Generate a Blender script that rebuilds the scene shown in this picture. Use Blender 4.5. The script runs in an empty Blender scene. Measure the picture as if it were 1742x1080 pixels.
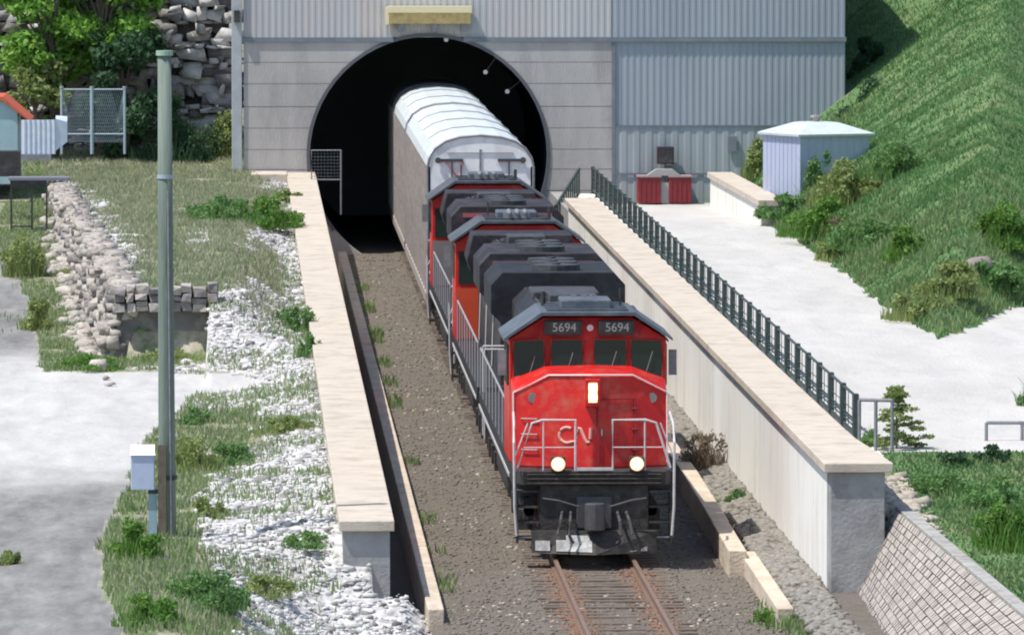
import bpy, math, random
import numpy as np
from mathutils import Vector, noise
random.seed(7); RNG = np.random.default_rng(7)
SC = bpy.context.scene; COL = SC.collection
R = math.radians

# ------------------------------------------------------------------ camera
F = 12240.0; CAMH = 13.3                      # focal length in photo pixels, eye height above the rails
PITCH = math.atan(764/F); YAW = math.atan(450*math.cos(PITCH)/F)
cd = bpy.data.cameras.new("camera"); cam = bpy.data.objects.new("camera", cd); COL.objects.link(cam)
cd.sensor_width = 36; cd.lens = 36*F/1742; cd.clip_start = 1; cd.clip_end = 5000
cam.location = (0, 0, CAMH); cam.rotation_euler = (math.pi/2-PITCH, 0, -YAW)
SC.camera = cam
SC.render.resolution_x = 1024; SC.render.resolution_y = 634
cy_, sy_, cp_, sp_ = math.cos(YAW), math.sin(YAW), math.cos(PITCH), math.sin(PITCH)
FW = (sy_*cp_, cy_*cp_, -sp_); RT = (cy_, -sy_, 0); UP = (sy_*sp_, cy_*sp_, cp_)
def ray(u, v):
    a = (u-871)/F; b = (540-v)/F
    return [FW[i]+a*RT[i]+b*UP[i] for i in range(3)]
def PZ(u, v, z):
    d = ray(u, v); t = (z-CAMH)/d[2]; return Vector((d[0]*t, d[1]*t, z))
def PY(u, v, y):
    d = ray(u, v); t = y/d[1]; return Vector((d[0]*t, y, CAMH+d[2]*t))
def proj(x, y, z):                            # numpy friendly: where a ground point is seen
    z = z-CAMH
    d = x*FW[0]+y*FW[1]+z*FW[2]
    return 871+F*(x*RT[0]+y*RT[1])/d, 540-F*(x*UP[0]+y*UP[1]+z*UP[2])/d

# ------------------------------------------------------------------ world and sun
SUN_EL, SUN_AZ = 63.0, 23.0                   # az: degrees from -X towards the camera (-Y)
w = bpy.data.worlds.new("World"); SC.world = w; w.use_nodes = True
nt = w.node_tree; bg = nt.nodes['Background']
sky = nt.nodes.new('ShaderNodeTexSky'); sky.sky_type = 'NISHITA'; sky.sun_disc = False
sdir = Vector((-math.cos(R(SUN_AZ))*math.cos(R(SUN_EL)), -math.sin(R(SUN_AZ))*math.cos(R(SUN_EL)), math.sin(R(SUN_EL))))
sky.sun_elevation = R(SUN_EL); sky.sun_rotation = math.atan2(sdir.x, sdir.y)
nt.links.new(sky.outputs[0], bg.inputs[0]); bg.inputs[1].default_value = 0.15
sl = bpy.data.lights.new("sun", 'SUN'); sl.energy = 4.3; sl.angle = R(0.5); sl.color = (1, .95, .87)
so = bpy.data.objects.new("sun", sl); COL.objects.link(so)
so.rotation_euler = sdir.to_track_quat('Z', 'Y').to_euler(); so.location = (-40, 100, 80)
SC.view_settings.view_transform = 'Standard'; SC.view_settings.look = 'None'
SC.view_settings.exposure = 0.22; SC.view_settings.gamma = 1
SC.render.engine = 'CYCLES'; SC.cycles.filter_width = 2.0

# ------------------------------------------------------------------ materials
MATS = {}
def mat(name, col, rough=.8, col2=None, scale=3., thr=(.35, .65), bump=0., bscale=None, metal=0., stretch=(1, 1, 1), spec=.5, dirt=None, dscale=.6, emit=None, coat=0):
    if name in MATS: return MATS[name]
    m = bpy.data.materials.new(name); m.use_nodes = True; MATS[name] = m
    n = m.node_tree.nodes; l = m.node_tree.links; b = n['Principled BSDF']
    b.inputs['Roughness'].default_value = rough; b.inputs['Metallic'].default_value = metal
    b.inputs['Specular IOR Level'].default_value = spec
    b.inputs['Base Color'].default_value = (*col, 1)
    if coat: b.inputs['Coat Weight'].default_value = coat
    if emit:
        b.inputs['Emission Color'].default_value = (*emit[:3], 1); b.inputs['Emission Strength'].default_value = emit[3]
    if col2 or bump:
        tc = n.new('ShaderNodeTexCoord'); mp = n.new('ShaderNodeMapping'); mp.inputs['Scale'].default_value = stretch
        l.new(tc.outputs['Object'], mp.inputs[0])
    if col2:
        t = n.new('ShaderNodeTexNoise'); t.inputs['Scale'].default_value = scale; t.inputs['Detail'].default_value = 6; t.inputs['Roughness'].default_value = .65
        l.new(mp.outputs[0], t.inputs[0])
        r = n.new('ShaderNodeMapRange'); r.inputs[1].default_value = thr[0]; r.inputs[2].default_value = thr[1]
        l.new(t.outputs[0], r.inputs[0])
        mx = n.new('ShaderNodeMix'); mx.data_type = 'RGBA'; mx.inputs[6].default_value = (*col, 1); mx.inputs[7].default_value = (*col2, 1)
        l.new(r.outputs[0], mx.inputs[0]); out = mx.outputs[2]
        if dirt:
            t2 = n.new('ShaderNodeTexNoise'); t2.inputs['Scale'].default_value = dscale; t2.inputs['Detail'].default_value = 8; t2.inputs['Roughness'].default_value = .7
            l.new(mp.outputs[0], t2.inputs[0])
            r2 = n.new('ShaderNodeMapRange'); r2.inputs[1].default_value = .5; r2.inputs[2].default_value = .72
            l.new(t2.outputs[0], r2.inputs[0])
            m2 = n.new('ShaderNodeMix'); m2.data_type = 'RGBA'; m2.inputs[7].default_value = (*dirt, 1)
            l.new(out, m2.inputs[6]); l.new(r2.outputs[0], m2.inputs[0]); out = m2.outputs[2]
        l.new(out, b.inputs['Base Color'])
    if bump:
        t = n.new('ShaderNodeTexNoise'); t.inputs['Scale'].default_value = bscale or scale*4; t.inputs['Detail'].default_value = 5
        l.new(mp.outputs[0], t.inputs[0]); bp = n.new('ShaderNodeBump'); bp.inputs['Strength'].default_value = bump; bp.inputs['Distance'].default_value = .05
        l.new(t.outputs[0], bp.inputs['Height']); l.new(bp.outputs[0], b.inputs['Normal'])
    return m

def leafmat(name, c1, c2, c3, sc=1.3, ds=5.):
    if name in MATS: return MATS[name]
    m = mat(name, c1, .6, c2, sc, (.38, .62), dirt=c3, dscale=ds)
    n = m.node_tree.nodes; l = m.node_tree.links; b = n['Principled BSDF']; b.inputs['Specular IOR Level'].default_value = .25
    tr = n.new('ShaderNodeBsdfTranslucent'); ms = n.new('ShaderNodeMixShader'); ms.inputs[0].default_value = .35
    l.new(b.inputs['Base Color'].links[0].from_socket, tr.inputs[0])
    l.new(b.outputs[0], ms.inputs[1]); l.new(tr.outputs[0], ms.inputs[2]); l.new(ms.outputs[0], n['Material Output'].inputs[0])
    return m

M_CAP = mat('cream_concrete', (.57, .505, .42), .9, (.50, .435, .355), 1.6, bump=.25, bscale=25, dirt=(.36, .31, .25), dscale=1.3)
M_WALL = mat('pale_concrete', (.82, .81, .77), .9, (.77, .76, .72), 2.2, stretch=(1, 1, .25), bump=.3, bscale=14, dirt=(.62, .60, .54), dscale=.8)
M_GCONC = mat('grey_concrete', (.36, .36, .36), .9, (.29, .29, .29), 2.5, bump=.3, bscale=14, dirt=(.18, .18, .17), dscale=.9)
M_CURB = mat('tan_concrete', (.64, .55, .44), .95, (.52, .43, .33), 2.5, stretch=(1, .4, 1), bump=.4, bscale=18, dirt=(.40, .33, .25), dscale=2)
M_DARKM = mat('dark_green_metal', (.025, .045, .045), .5, (.05, .07, .065), 8)
M_BLACK = mat('black_paint', (.018, .018, .022), .45, (.045, .042, .042), 5, dirt=(.09, .08, .07), dscale=3)
M_UNDER = mat('grimy_black_metal', (.022, .021, .022), .75, (.05, .045, .04), 6, bump=.3, dirt=(.10, .085, .07), dscale=5)
M_RED = mat('red_paint', (.62, .018, .012), .42, (.50, .012, .014), 3, dirt=(.50, .11, .075), dscale=2.0, spec=.35)
M_ROOFG = mat('weathered_grey_roof', (.06, .075, .095), .55, (.12, .14, .165), 3, dirt=(.05, .055, .06), dscale=2)
M_WHITE = mat('white_paint', (.62, .60, .60), .5, (.5, .48, .46), 8)
M_GREYP = mat('grey_metal_paint', (.25, .26, .28), .5, (.17, .17, .18), 6)
M_GLASS = mat('dark_glass', (.012, .03, .027), .08, spec=.8)
M_LAMP = mat('lit_lamp', (1, .95, .8), .3, emit=(1, .84, .58, 6))
M_HALO = mat('lamp_halo_glow', (.8, .6, .4), .4, emit=(1, .50, .20, 1.0))  # emission stands in for the warm halo round a lit lamp
M_LAMPW = mat('lit_nose_lamp', (1, .95, .8), .3, emit=(1, .80, .36, 2.6))
M_STEEL = mat('rail_steel', (.30, .21, .16), .5, (.20, .13, .10), 10, metal=.3)
M_RUST = mat('rust_steel', (.13, .075, .05), .85, (.08, .05, .035), 12)
M_TIE = mat('old_timber', (.11, .085, .07), .95, (.19, .15, .12), 6, stretch=(.3, 3, 3), bump=.5)
M_BEIGE = mat('beige_car_panel', (.50, .43, .39), .6, (.41, .355, .32), 1.2, stretch=(1, 1, .3), dirt=(.22, .17, .15), dscale=.8)
M_RACKP = mat('pale_car_post', (.44, .40, .37), .6, (.33, .29, .26), 4)
M_ZINC = mat('white_galvanised_roof', (.70, .74, .75), .45, (.60, .65, .68), .7, metal=.15, dirt=(.60, .60, .50), dscale=.35)
M_END = mat('pale_car_end', (.82, .86, .86), .5, (.70, .74, .76), 2, dirt=(.6, .6, .6), dscale=2)
M_TANK = mat('galvanised_steel', (.42, .47, .62), .5, (.48, .52, .66), 2.5, metal=.15, stretch=(3, 3, .4))
M_TANKR = mat('pale_tank_roof', (.50, .55, .57), .45, (.58, .64, .66), 3)
M_CORR_L = mat('grey_corrugated_sheet', (.47, .48, .49), .6, (.40, .41, .43), .45, stretch=(1, 1, .2), dirt=(.50, .44, .42), dscale=.3)
M_CORR_R = mat('blue_grey_corrugated_sheet', (.31, .35, .40), .6, (.27, .30, .35), .5, stretch=(1, 1, .2), dirt=(.34, .36, .38), dscale=.4)
M_FLASH = mat('blue_grey_flashing', (.14, .17, .21), .6, (.20, .22, .25), 2)
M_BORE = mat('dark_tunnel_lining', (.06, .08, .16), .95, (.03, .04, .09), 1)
M_POLE = mat('weathered_green_pole', (.13, .17, .15), .85, (.20, .24, .21), 5, stretch=(3, 3, .15), bump=.4)
M_BOX = mat('pale_blue_box', (.50, .56, .72), .5, (.42, .49, .66), 5)
M_POST = mat('pale_blue_post', (.26, .38, .48), .6, (.32, .44, .52), 5)
M_WBOX = mat('bright_white_lid', (.82, .84, .82), .5)
M_YEL = mat('yellow_paint', (.62, .48, .20), .7, (.46, .31, .12), 6, stretch=(1, 1, 1))
M_YELP = mat('pale_yellow_paint', (.70, .62, .40), .7)
M_MAROON = mat('dull_red_paint', (.26, .022, .03), .6, (.19, .018, .025), 4)
M_DKBOX = mat('dark_maroon_box', (.045, .015, .03), .6)
M_ORANGE = mat('orange_roof_sheet', (.62, .12, .06), .7, (.46, .10, .05), 4)
M_TEAL = mat('pale_teal_wall', (.36, .50, .54), .7, (.30, .44, .50), 3)
M_SHEET = mat('white_ribbed_sheet', (.62, .68, .76), .6, (.52, .58, .70), 3)
M_FENCE = mat('pale_blue_galvanised', (.34, .42, .48), .5)
M_BARK = mat('brown_bark', (.10, .075, .055), .95, (.16, .13, .10), 8, stretch=(2, 2, .3), bump=.6)
M_ROCK = mat('white_limestone', (.70, .69, .68), .95, (.48, .47, .46), 2.5, bump=.5, bscale=20, dirt=(.22, .21, .20), dscale=.9)
M_STONE = mat('weathered_stone', (.47, .43, .39), .95, (.30, .27, .245), 1.5, bump=.7, bscale=10, dirt=(.52, .47, .42), dscale=1.2)
M_STONED = mat('dark_strata_stone', (.15, .135, .14), .95, (.28, .26, .25), 1.3, bump=.7, bscale=10, dirt=(.55, .53, .50), dscale=.8)
M_L_BRIGHT = leafmat('bright_green_leaf', (.14, .28, .05), (.09, .21, .04), (.22, .32, .07))
M_L_TREE = leafmat('bright_tree_leaf', (.22, .42, .07), (.15, .33, .06), (.32, .46, .10))  # brighter leaf green for the tall trees
M_L_MID = leafmat('mid_green_leaf', (.15, .29, .09), (.11, .22, .075), (.22, .33, .10))
M_L_YEL = leafmat('yellow_green_leaf', (.28, .35, .12), (.20, .27, .09), (.36, .38, .16))
M_L_DARK = leafmat('dark_green_leaf', (.06, .13, .06), (.04, .09, .045), (.09, .17, .07))
M_L_DRY = leafmat('dry_brown_leaf', (.26, .20, .15), (.19, .14, .10), (.30, .26, .17))

# ------------------------------------------------------------------ mesh builder
class MB:
    def __init__(s): s.v = []; s.f = []
    def add(s, vs, fs):
        o = len(s.v); s.v += [tuple(p) for p in vs]; s.f += [tuple(i+o for i in f) for f in fs]; return s
    def box(s, x0, x1, y0, y1, z0, z1):
        return s.add([(x0, y0, z0), (x1, y0, z0), (x1, y1, z0), (x0, y1, z0), (x0, y0, z1), (x1, y0, z1), (x1, y1, z1), (x0, y1, z1)],
              [(0, 3, 2, 1), (4, 5, 6, 7), (0, 1, 5, 4), (1, 2, 6, 5), (2, 3, 7, 6), (3, 0, 4, 7)])
    def hexa(s, b, t):                        # bottom four, top four points (ccw from above)
        return s.add(list(b)+list(t), [(0, 3, 2, 1), (4, 5, 6, 7), (0, 1, 5, 4), (1, 2, 6, 5), (2, 3, 7, 6), (3, 0, 4, 7)])
    def tube(s, pts, r, n=8, r2=None):
        pts = [Vector(p) for p in pts]; k = len(pts); vs = []; fs = []
        for i, p in enumerate(pts):
            d = (pts[min(i+1, k-1)]-pts[max(i-1, 0)]).normalized()
            a = Vector((0, 0, 1)) if abs(d.z) < .9 else Vector((1, 0, 0))
            x = d.cross(a).normalized(); y = d.cross(x)
            rr = r if r2 is None else r+(r2-r)*i/(k-1)
            for j in range(n):
                t = 2*math.pi*j/n; vs.append(p+x*rr*math.cos(t)+y*rr*math.sin(t))
        for i in range(k-1):
            for j in range(n): fs.append((i*n+j, i*n+(j+1) % n, (i+1)*n+(j+1) % n, (i+1)*n+j))
        fs.append(tuple(range(n))[::-1]); fs.append(tuple((k-1)*n+j for j in range(n)))
        return s.add(vs, fs)
    def loft(s, secs, caps=True):
        n = len(secs[0]); vs = [p for q in secs for p in q]; fs = []
        for i in range(len(secs)-1):
            for j in range(n): fs.append((i*n+j, i*n+(j+1) % n, (i+1)*n+(j+1) % n, (i+1)*n+j))
        if caps: fs.append(tuple(range(n))[::-1]); fs.append(tuple((len(secs)-1)*n+j for j in range(n)))
        return s.add(vs, fs)
    def disc_y(s, x, y, z, r, d, n=16):       # cylinder along y
        return s.tube([(x, y, z), (x, y+d, z)], r, n)
    def build(s, name, m, parent=None, bevel=0, smooth=False):
        me = bpy.data.meshes.new(name); me.from_pydata(s.v, [], s.f); me.materials.append(m); me.update()
        o = bpy.data.objects.new(name, me); COL.objects.link(o)
        if parent: o.parent = parent
        if smooth:
            me.polygons.foreach_set('use_smooth', [True]*len(me.polygons)); 
        if bevel:
            b = o.modifiers.new('bevel', 'BEVEL'); b.width = bevel; b.segments = 2; b.limit_method = 'ANGLE'; b.angle_limit = R(40)
        return o
def recalc(o):
    import bmesh
    bm = bmesh.new(); bm.from_mesh(o.data); bmesh.ops.recalc_face_normals(bm, faces=bm.faces); bm.to_mesh(o.data); bm.free(); return o
def tag(o, label=None, cat=None, group=None, kind=None):
    if label: o['label'] = label
    if cat: o['category'] = cat
    if group: o['group'] = group
    if kind: o['kind'] = kind
    return o
def empty(name, loc=(0, 0, 0), rz=0, **k):
    o = bpy.data.objects.new(name, None); COL.objects.link(o); o.location = loc; o.rotation_euler = (0, 0, rz); tag(o, **k); return o
def npmesh(name, verts, faces, m, attrs=None, parent=None):
    """verts (n,3), faces (k,c) same-size polygons"""
    me = bpy.data.meshes.new(name); n = len(verts); k, c = faces.shape
    me.vertices.add(n); me.vertices.foreach_set('co', np.asarray(verts, dtype=np.float32).ravel())
    me.loops.add(k*c); me.loops.foreach_set('vertex_index', faces.astype(np.int32).ravel())
    me.polygons.add(k); me.polygons.foreach_set('loop_start', np.arange(0, k*c, c, dtype=np.int32)); me.polygons.foreach_set('loop_total', np.full(k, c, dtype=np.int32))
    me.update(calc_edges=True); me.validate()
    me.materials.append(m)
    if attrs is not None:
        a = me.color_attributes.new('zone', 'FLOAT_COLOR', 'POINT'); a.data.foreach_set('color', np.asarray(attrs, dtype=np.float32).ravel())
    o = bpy.data.objects.new(name, me); COL.objects.link(o)
    if parent: o.parent = parent
    return o

# ------------------------------------------------------------------ terrain
def vnoise(x, y, sc, seed=0):
    """smooth value noise, vectorised"""
    x = np.asarray(x); y = np.asarray(y); x, y = x*.8-y*.6, x*.6+y*.8
    x = x*sc+seed*17.3; y = y*sc+seed*9.1
    xi = np.floor(x).astype(np.int64); yi = np.floor(y).astype(np.int64); fx = x-xi; fy = y-yi
    fx = fx*fx*(3-2*fx); fy = fy*fy*(3-2*fy)
    def h(a, b):
        n = (a*374761393+b*668265263+seed*974711) & 0x7fffffff; n = ((n ^ (n >> 13))*1274126177) & 0x7fffffff
        return ((n ^ (n >> 16)) & 0xffff)/65535.
    return (h(xi, yi)*(1-fx)+h(xi+1, yi)*fx)*(1-fy)+(h(xi, yi+1)*(1-fx)+h(xi+1, yi+1)*fx)*fy
def fbm(x, y, sc, seed=0, o=4):
    t = 0; a = .5
    for i in range(o): t = t+a*vnoise(x, y, sc*2**i, seed+i); a *= .5
    return t/(1-.5**o)
def sst(a, b, x): t = np.clip((x-a)/(b-a), 0, 1); return t*t*(3-2*t)
def inpoly(u, v, poly):
    r = np.zeros(np.shape(u), bool); n = len(poly)
    for i in range(n):
        x0, y0 = poly[i]; x1, y1 = poly[(i+1) % n]
        if y0 == y1: continue
        c = ((y0 > v) != (y1 > v)) & (u < (x1-x0)*(v-y0)/(y1-y0)+x0); r ^= c
    return r
PORTAL_Y = 252.0
def lwall_top(y): return 1.46+(np.clip(y, 130, 252)-131)*(1.24/121)
def lwall_x(y): return 2.64-(np.clip(y, 130, 252)-131)*(.27/121)     # inner edge of the coping
def masonry_x(y): return -3.1-(y-180)*.055
def h_left(x, y):
    x = np.asarray(x, float); y = np.asarray(y, float)
    base = 1.05+.25*sst(125, 175, y)*0+sst(185, 245, y)*1.2
    plat = 2.68
    inside = sst(0, .25, x-masonry_x(y))
    front = np.where(x < -1.0, sst(179.8, 180.1, y), sst(170-1.5*vnoise(x, y, .5, 3), 183, y))
    z = base+(plat-base)*inside*front
    z = np.where(y > 238, z+(plat-z)*sst(238, 247, y), z)
    z = z+sst(250, 264, y)*.6
    near = sst(133.5, 126.5, y)*sst(-1.5, 2.0, x)                      # the bank falls to the track at the wall's near end
    wz = lwall_top(y)-.16-.25*vnoise(x, y, .35, 8)
    z = z+(wz-z)*sst(-.6, 1.5, x)
    z = z*(1-near)+(-.28)*near
    z = z+.10*(fbm(x, y, .6, 5)-.5)+.06*(fbm(x, y, 2.5, 9)-.5)
    z = z-.25*sst(-1.5, -6, x)*sst(150, 120, y)
    z = np.where((x > 2.3) & (y > 129.3), -1.6, z-.4*sst(2.7, 3.3, x))
    return z
def hill_foot(y): return 16.55+.5*(vnoise(y*0+3, y, .05, 4)-.5)
def hill_d(x, y): return np.minimum(x-hill_foot(y), (y-171-(x-16.3)*3.9)*.25)
def h_right(x, y):
    x = np.asarray(x, float); y = np.asarray(y, float)
    road = 2.0-.42*sst(225, 250, y)
    u = hill_d(x, y)
    steep = .62+.35*sst(225, 262, y)
    fade = 1.
    hill = np.clip(u, 0, None)*steep*fade*(.9+.35*(fbm(x, y, .13, 12)-.5))+.55*sst(0, 2, u)*(fbm(x, y, .33, 6, 3)-.35)*fade
    z = road+np.minimum(hill, 24)+np.where(y > 258, (y-258)*.25*sst(17, 22, x), 0)
    nearf = sst(139, 131, y)
    z = z-nearf*(.42+(131-np.clip(y, 90, 131))*.034)
    s = sst(131.4, 130.6, y)
    xt = 11.95+(131-np.clip(y, 90, 131))*.054
    slope = -.55+np.clip((x-10.7)/(xt-10.7), 0, 1)*(z+.55-.12)
    z = np.where(x < xt+.1, z*(1-s)+slope*s, z)
    z = z+.05*(fbm(x, y, 1.2, 5)-.5)*np.where(u > 0, 4, 1)
    return z
def h_bed(x, y):
    z = -.22+.07*(fbm(x, y, 1.1, 2)-.5)+.05*(fbm(x, y, 5, 3)-.5)
    z = np.where(abs(x-6.66) < 1.5, z+.025, z)
    z = np.where(x < 3.25, -.75, z)
    z = np.where(x > 9.75, .0+.1*fbm(x, y, .8, 7)+.12*sst(9.7, 10.4, x), z)
    return z
RUBBLE = [[(380, 1100), (400, 1045), (330, 925), (345, 830), (375, 780), (450, 740), (560, 725), (585, 900), (600, 1000), (790, 1100)],
          [(400, 625), (555, 610), (565, 725), (430, 700), (330, 690), (300, 660)],
          [(345, 520), (420, 470), (500, 520), (540, 600), (420, 640), (345, 620)],
          [(440, 285), (540, 285), (545, 560), (500, 520), (470, 440), (405, 410), (480, 350)],
          [(95, 320), (130, 320), (200, 380), (240, 440), (215, 500), (150, 420)],
          [(330, 395), (360, 395), (350, 425), (320, 415)], [(215, 620), (520, 600), (540, 625), (380, 650)]]
GROAD = [[(-300, 640), (60, 632), (120, 628), (300, 634), (420, 636), (470, 650), (330, 676), (250, 740), (215, 830), (170, 930), (175, 1000), (220, 1110), (-300, 1110)],
         [(-200, 440), (10, 440), (50, 520), (75, 640), (-200, 650)]]
GRASSL = [[(290, 670), (400, 680), (550, 690), (560, 800), (500, 790), (440, 770), (370, 790), (345, 930), (420, 1000), (420, 1110), (215, 1110), (165, 960), (215, 850), (260, 720)]]
def zones_left(x, y, z):
    u, v = proj(x, y, z); near_end = (x > 1.0) & (y < 132)
    ju = (fbm(x, y, .9, 21)-.5)*75; jv = (fbm(x, y, .5, 25)-.5)*60
    rub = np.zeros(x.shape, bool)
    for p in RUBBLE: rub |= inpoly(u+ju, v+jv, p)
    rd = np.zeros(x.shape, bool)
    for p in GROAD: rd |= inpoly(u+ju*.35, v+jv*.3, p)
    rub |= near_end & (fbm(x, y, .8, 77) < .62); rub &= ~rd
    gr = ~(rub | rd)
    return rub, gr, rd
def ground_mat(name, grass=True):
    m = bpy.data.materials.new(name); m.use_nodes = True; n = m.node_tree.nodes; l = m.node_tree.links; b = n['Principled BSDF']
    b.inputs['Roughness'].default_value = .95; b.inputs['Specular IOR Level'].default_value = .2
    tc = n.new('ShaderNodeTexCoord'); at = n.new('ShaderNodeAttribute'); at.attribute_name = 'zone'
    sp = n.new('ShaderNodeSeparateColor'); l.new(at.outputs[0], sp.inputs[0])
    def nz(sc, d=6, ro=.65):
        t = n.new('ShaderNodeTexNoise'); t.inputs['Scale'].default_value = sc; t.inputs['Detail'].default_value = d; t.inputs['Roughness'].default_value = ro
        l.new(tc.outputs['Object'], t.inputs[0]); return t.outputs[0]
    def ramp(src, stops):
        r = n.new('ShaderNodeValToRGB'); e = r.color_ramp.elements
        e[0].position = stops[0][0]; e[0].color = (*stops[0][1], 1); e[1].position = stops[-1][0]; e[1].color = (*stops[-1][1], 1)
        for p, c in stops[1:-1]: k = e.new(p); k.color = (*c, 1)
        l.new(src, r.inputs[0]); return r.outputs[0]
    def mix(f, a, c):
        x = n.new('ShaderNodeMix'); x.data_type = 'RGBA'; l.new(f, x.inputs[0]); l.new(a, x.inputs[6]); l.new(c, x.inputs[7]); return x.outputs[2]
    gravel = ramp(nz(3.0), [(.3, (.22, .21, .18)), (.5, (.29, .28, .25)), (.7, (.36, .35, .32))])
    dirtc = ramp(nz(1.2), [(.3, (.22, .20, .15)), (.5, (.34, .31, .24)), (.7, (.46, .43, .36))])
    green = ramp(nz(.9), [(.3, (.09, .13, .05)), (.5, (.14, .19, .08)), (.72, (.24, .26, .14))])
    rub = ramp(nz(4.5), [(.32, (.16, .155, .15)), (.46, (.44, .43, .42)), (.62, (.68, .67, .66))])
    roadn = n.new('ShaderNodeMath'); roadn.operation = 'MULTIPLY'; l.new(sp.outputs[2], roadn.inputs[0]); roadn.inputs[1].default_value = 1
    gd = mix(ramp(nz(2.2), [(.42, (0, 0, 0)), (.58, (1, 1, 1))]), green, dirtc)
    c = mix(sp.outputs[0], gd, rub)
    c = mix(roadn.outputs[0], c, gravel)
    l.new(c, b.inputs['Base Color'])
    bp = n.new('ShaderNodeBump'); bp.inputs['Strength'].default_value = .5; bp.inputs['Distance'].default_value = .06
    l.new(nz(9), bp.inputs['Height']); l.new(bp.outputs[0], b.inputs['Normal'])
    return m
M_GROUND = ground_mat('mixed_ground')
M_BALLAST = mat('brown_ballast', (.115, .097, .08), .95, (.195, .168, .14), 9, (.3, .7), bump=1., bscale=22, dirt=(.115, .115, .07), dscale=.45)
M_ROAD_G = mat('worn_grey_gravel_road', (.24, .238, .235), .95, (.36, .355, .35), .5, (.38, .6), stretch=(1, .25, 1), bump=.4, bscale=12, dirt=(.40, .39, .385), dscale=1.1)
M_ROAD_W = mat('white_gravel_road', (.54, .525, .50), .95, (.46, .445, .42), .5, stretch=(1, .25, 1), bump=.5, bscale=10, dirt=(.42, .41, .395), dscale=1.4)
M_HILLG = mat('hill_turf', (.085, .165, .06), .95, (.13, .21, .08), .35, (.35, .65), stretch=(1, .6, 1), bump=.8, bscale=4, dirt=(.20, .20, .10), dscale=.8)

def axis(segs):
    out = []
    for a, b, s in segs: out += list(np.arange(a, b, s))
    out.append(segs[-1][1]); return np.array(out)
def grid(xs, ys, hf):
    X, Y = np.meshgrid(xs, ys); Z = hf(X, Y); nx = len(xs)
    i = np.arange(len(ys)-1)[:, None]*nx+np.arange(nx-1)[None, :]
    fc = np.stack([i, i+1, i+1+nx, i+nx], -1).reshape(-1, 4)
    return X.ravel(), Y.ravel(), Z.ravel(), fc
def submesh(name, x, y, z, fc, attrs, m):
    used = np.unique(fc); remap = np.zeros(len(x), int); remap[used] = np.arange(len(used))
    return npmesh(name, np.stack([x, y, z], 1)[used], remap[fc], m, None if attrs is None else attrs[used])
# left ground
xs = axis([(-120, -12, 4), (-12, -8, .5), (-8, 3.4, .11)]); ys = axis([(40, 112, 6), (112, 262, .33), (262, 280, 2), (280, 420, 10)])
x, y, z, fc = grid(xs, ys, h_left)
rub, gr, rd = zones_left(x, y, z)
at = np.stack([rub*1., gr*1., rd*1., np.ones(len(x))], 1)
fr = rd[fc].sum(1) >= 3
pale = sst(-.2, 1, (y-140-9*(fbm(x, y, .45, 61)-.5))/9)*sst(186, 176, y+5*(fbm(x, y, .5, 62)-.5))
at2 = at.copy(); at2[:, 0] = pale
def blend_road():
    m = mat('gravel_road', (.5, .5, .5), .95, bump=.6, bscale=9); n = m.node_tree.nodes; l = m.node_tree.links
    tc = n.new('ShaderNodeTexCoord'); at_ = n.new('ShaderNodeAttribute'); at_.attribute_name = 'zone'; sc_ = n.new('ShaderNodeSeparateColor'); l.new(at_.outputs[0], sc_.inputs[0])
    def ramp(scale, st, stretch, lo, hi, a=.35, b=.65):
        mp = n.new('ShaderNodeMapping'); mp.inputs['Scale'].default_value = stretch; l.new(tc.outputs['Object'], mp.inputs[0])
        t = n.new('ShaderNodeTexNoise'); t.inputs['Scale'].default_value = scale; t.inputs['Detail'].default_value = 8; t.inputs['Roughness'].default_value = .72; l.new(mp.outputs[0], t.inputs[0])
        c = n.new('ShaderNodeValToRGB'); c.color_ramp.elements[0].position = a; c.color_ramp.elements[1].position = b; c.color_ramp.elements[0].color = (*lo, 1); c.color_ramp.elements[1].color = (*hi, 1); l.new(t.outputs[0], c.inputs[0]); return c.outputs[0]
    g1 = ramp(1.2, 0, (1, .25, 1), (.13, .127, .122), (.28, .274, .265)); p1 = ramp(.9, 0, (1, .2, 1), (.41, .40, .385), (.55, .54, .52))
    mx = n.new('ShaderNodeMix'); mx.data_type = 'RGBA'; l.new(sc_.outputs[0], mx.inputs[0]); l.new(g1, mx.inputs[6]); l.new(p1, mx.inputs[7]); l.new(mx.outputs[2], n['Principled BSDF'].inputs['Base Color']); return m
submesh('road', x, y, z, fc[fr], at2, blend_road())['kind'] = 'structure'
submesh('ground', x, y, z, fc[~fr], at, M_GROUND)['kind'] = 'structure'
# right ground
xs = axis([(10.9, 17, .12), (17, 30, .25), (30, 42, 1), (42, 140, 6)]); ys = axis([(40, 112, 6), (112, 262, .4), (262, 300, 1), (300, 420, 8)])
x, y, z, fc = grid(xs, ys, h_right)
u_, v_ = proj(x, y, z)
foot = hill_d(x, y)+.6*(fbm(x, y, 1.1, 31)-.5)
sideroad = (y < 188-1.5*fbm(x, y, .5, 2)) & (y > 141)
rd2 = (foot < 0) & (y > 138.2+.8*fbm(x, y, .9, 5)) & (y < 252)
at = np.stack([np.zeros(len(x)), (~rd2)*1., rd2*1., np.ones(len(x))], 1)
fr = rd2[fc].sum(1) >= 3
submesh('road', x, y, z, fc[fr], at, M_ROAD_W)['kind'] = 'structure'
submesh('hill', x, y, z, fc[~fr], at, M_HILLG)['kind'] = 'structure'
# trackbed
xs = axis([(2.1, 11.3, .1)]); ys = axis([(40, 112, 6), (112, 262, .3), (262, 300, 2)])
x, y, z, fc = grid(xs, ys, h_bed)
npmesh('track_bed', np.stack([x, y, z], 1), fc, M_BALLAST)['kind'] = 'structure'

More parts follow.
